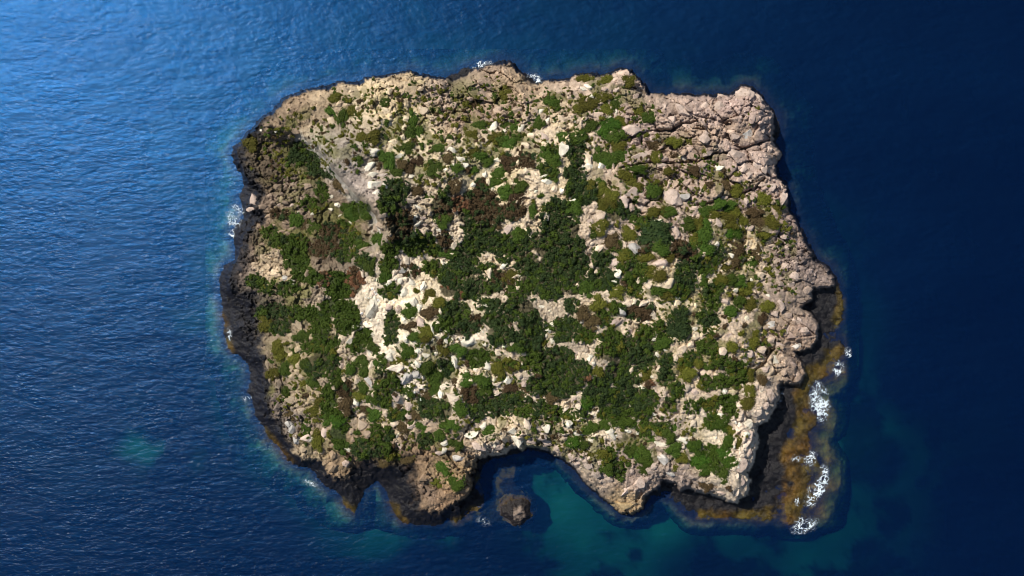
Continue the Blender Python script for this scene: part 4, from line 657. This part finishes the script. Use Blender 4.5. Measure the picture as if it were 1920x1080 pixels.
for x, y, p in zip(tx_, ty_, scat):
    if rng.uniform() < p*.8 and n_t < 3600 and room(x, y, 4.6):
        add_plant(x, y, min(3.0*math.exp(abs(rng.normal())*.5), 8.5), rng.choice(['o', 'o', 'o', 'g', 'g', 'b'])); n_t += 1
INFO = {'g': ('green_scrub', 'green scrub spreading in patches across the islet top'), 'd': ('dark_scrub', 'dense dark green scrub covering the middle of the islet'),
        'o': ('olive_tussocks', 'olive tussocks dotted between the pale rocks'), 'b': ('brown_heath', 'dry brown heath mixed into the dark scrub'),
        'r': ('russet_heath', 'low russet brown heath patches near the west scarp'), 'G': ('green_herbs', 'bright green herb carpet on the western slope')}
for k, (nm, lab) in INFO.items():
    if not plants[k]: continue
    V, F, A = merge(plants[k])
    obj(nm, mesh_np(nm, V, F, False, {'leaf': ('FLOAT', A['leaf'])}), LEAF[k], kind='stuff', label=lab, category='scrub' if k in 'gdbr' else 'herbs')
    print(nm, len(plants[k]), len(F))
# ---------------------------------------------------------------- foam
m, nt_, out, N, L = new_mat('foam'); b = N('BsdfPrincipled', i_Roughness=.8); film = N('Attribute', attribute_name='film'); tr = N('BsdfTransparent'); ms = N('MixShader'); b.inputs['Base Color'].default_value = (.66, .74, .80, 1)
L(film.outputs['Fac'], ms.inputs[0]); L(tr.outputs[0], ms.inputs[1]); L(b.outputs[0], ms.inputs[2]); L(ms.outputs[0], out.inputs['Surface'])
for x, y, rx, ry, ang, den, lab in FOAM:
    rx *= 1.2; ry *= 1.2
    st = .55; n = int(max(rx, ry)*1.25/st)+2
    ux, uy = np.meshgrid(np.arange(-n, n+1)*st, np.arange(-n, n+1)*st); c, s = math.cos(R(ang)), math.sin(R(ang))
    qx = ux*c+uy*s; qy = -ux*s+uy*c; px = x+ux; py = y+uy
    warp = fbm(px, py, 9, 901, 3)*9
    r1 = 1-np.abs(2*fbm(px+warp, py-warp, 6.0, 911, 3)-1)*5.5; r2 = 1-np.abs(2*fbm(px-warp, py+warp, 11, 921, 3)-1)*5.5
    rad = np.hypot(qx/rx, qy/ry); lace = np.maximum(r1, r2)+.25*(fbm(px, py, 2.4, 931, 2)-.5)
    val = lace-(.98-.95*den)-.60*rad**2.5+1.5*(fbm(px, py, 12, 933, 3)-.5)
    kp = (val > -1.6) & (rad < 1.3); film_a = np.clip(.20*(1-sstep(.2, 1.1, rad))*sstep(.35, .6, fbm(px, py, 8, 935, 3))+.9*sstep(-.35, .5, val)**1.3, 0, 1)*(1-sstep(.9, 1.3, rad))
    nn = 2*n+1; bi = np.arange(nn*nn).reshape(nn, nn)
    fk = kp[:-1, :-1] & kp[1:, :-1] & kp[:-1, 1:] & kp[1:, 1:]
    if fk.sum() < 3: continue
    hz = np.maximum(bilin(HG, px, py), 0)
    hz = np.where(bilin(HG, px, py) > 1.4, 0.0, hz)+.05+.18*np.clip(val, 0, 1)+.10*fbm(px, py, 2.5, 941, 2)
    px = px+.5*(fbm(px, py, 2, 951, 2)-.5)*2; py = py+.5*(fbm(px, py, 2, 961, 2)-.5)*2
    X, Y, Z = to_world(px, py, hz)
    fq = np.stack([bi[:-1, :-1], bi[1:, :-1], bi[1:, 1:], bi[:-1, 1:]], -1)[fk]
    us = np.unique(fq); rm = np.full(nn*nn, -1); rm[us] = np.arange(len(us))
    obj('foam', mesh_np('foam', np.stack([X.ravel(), Y.ravel(), Z.ravel()], -1)[us], rm[fq], True, {'film': ('FLOAT', film_a.ravel()[us])}), m, kind='stuff', label=lab, category='foam', group='foam along the shore')
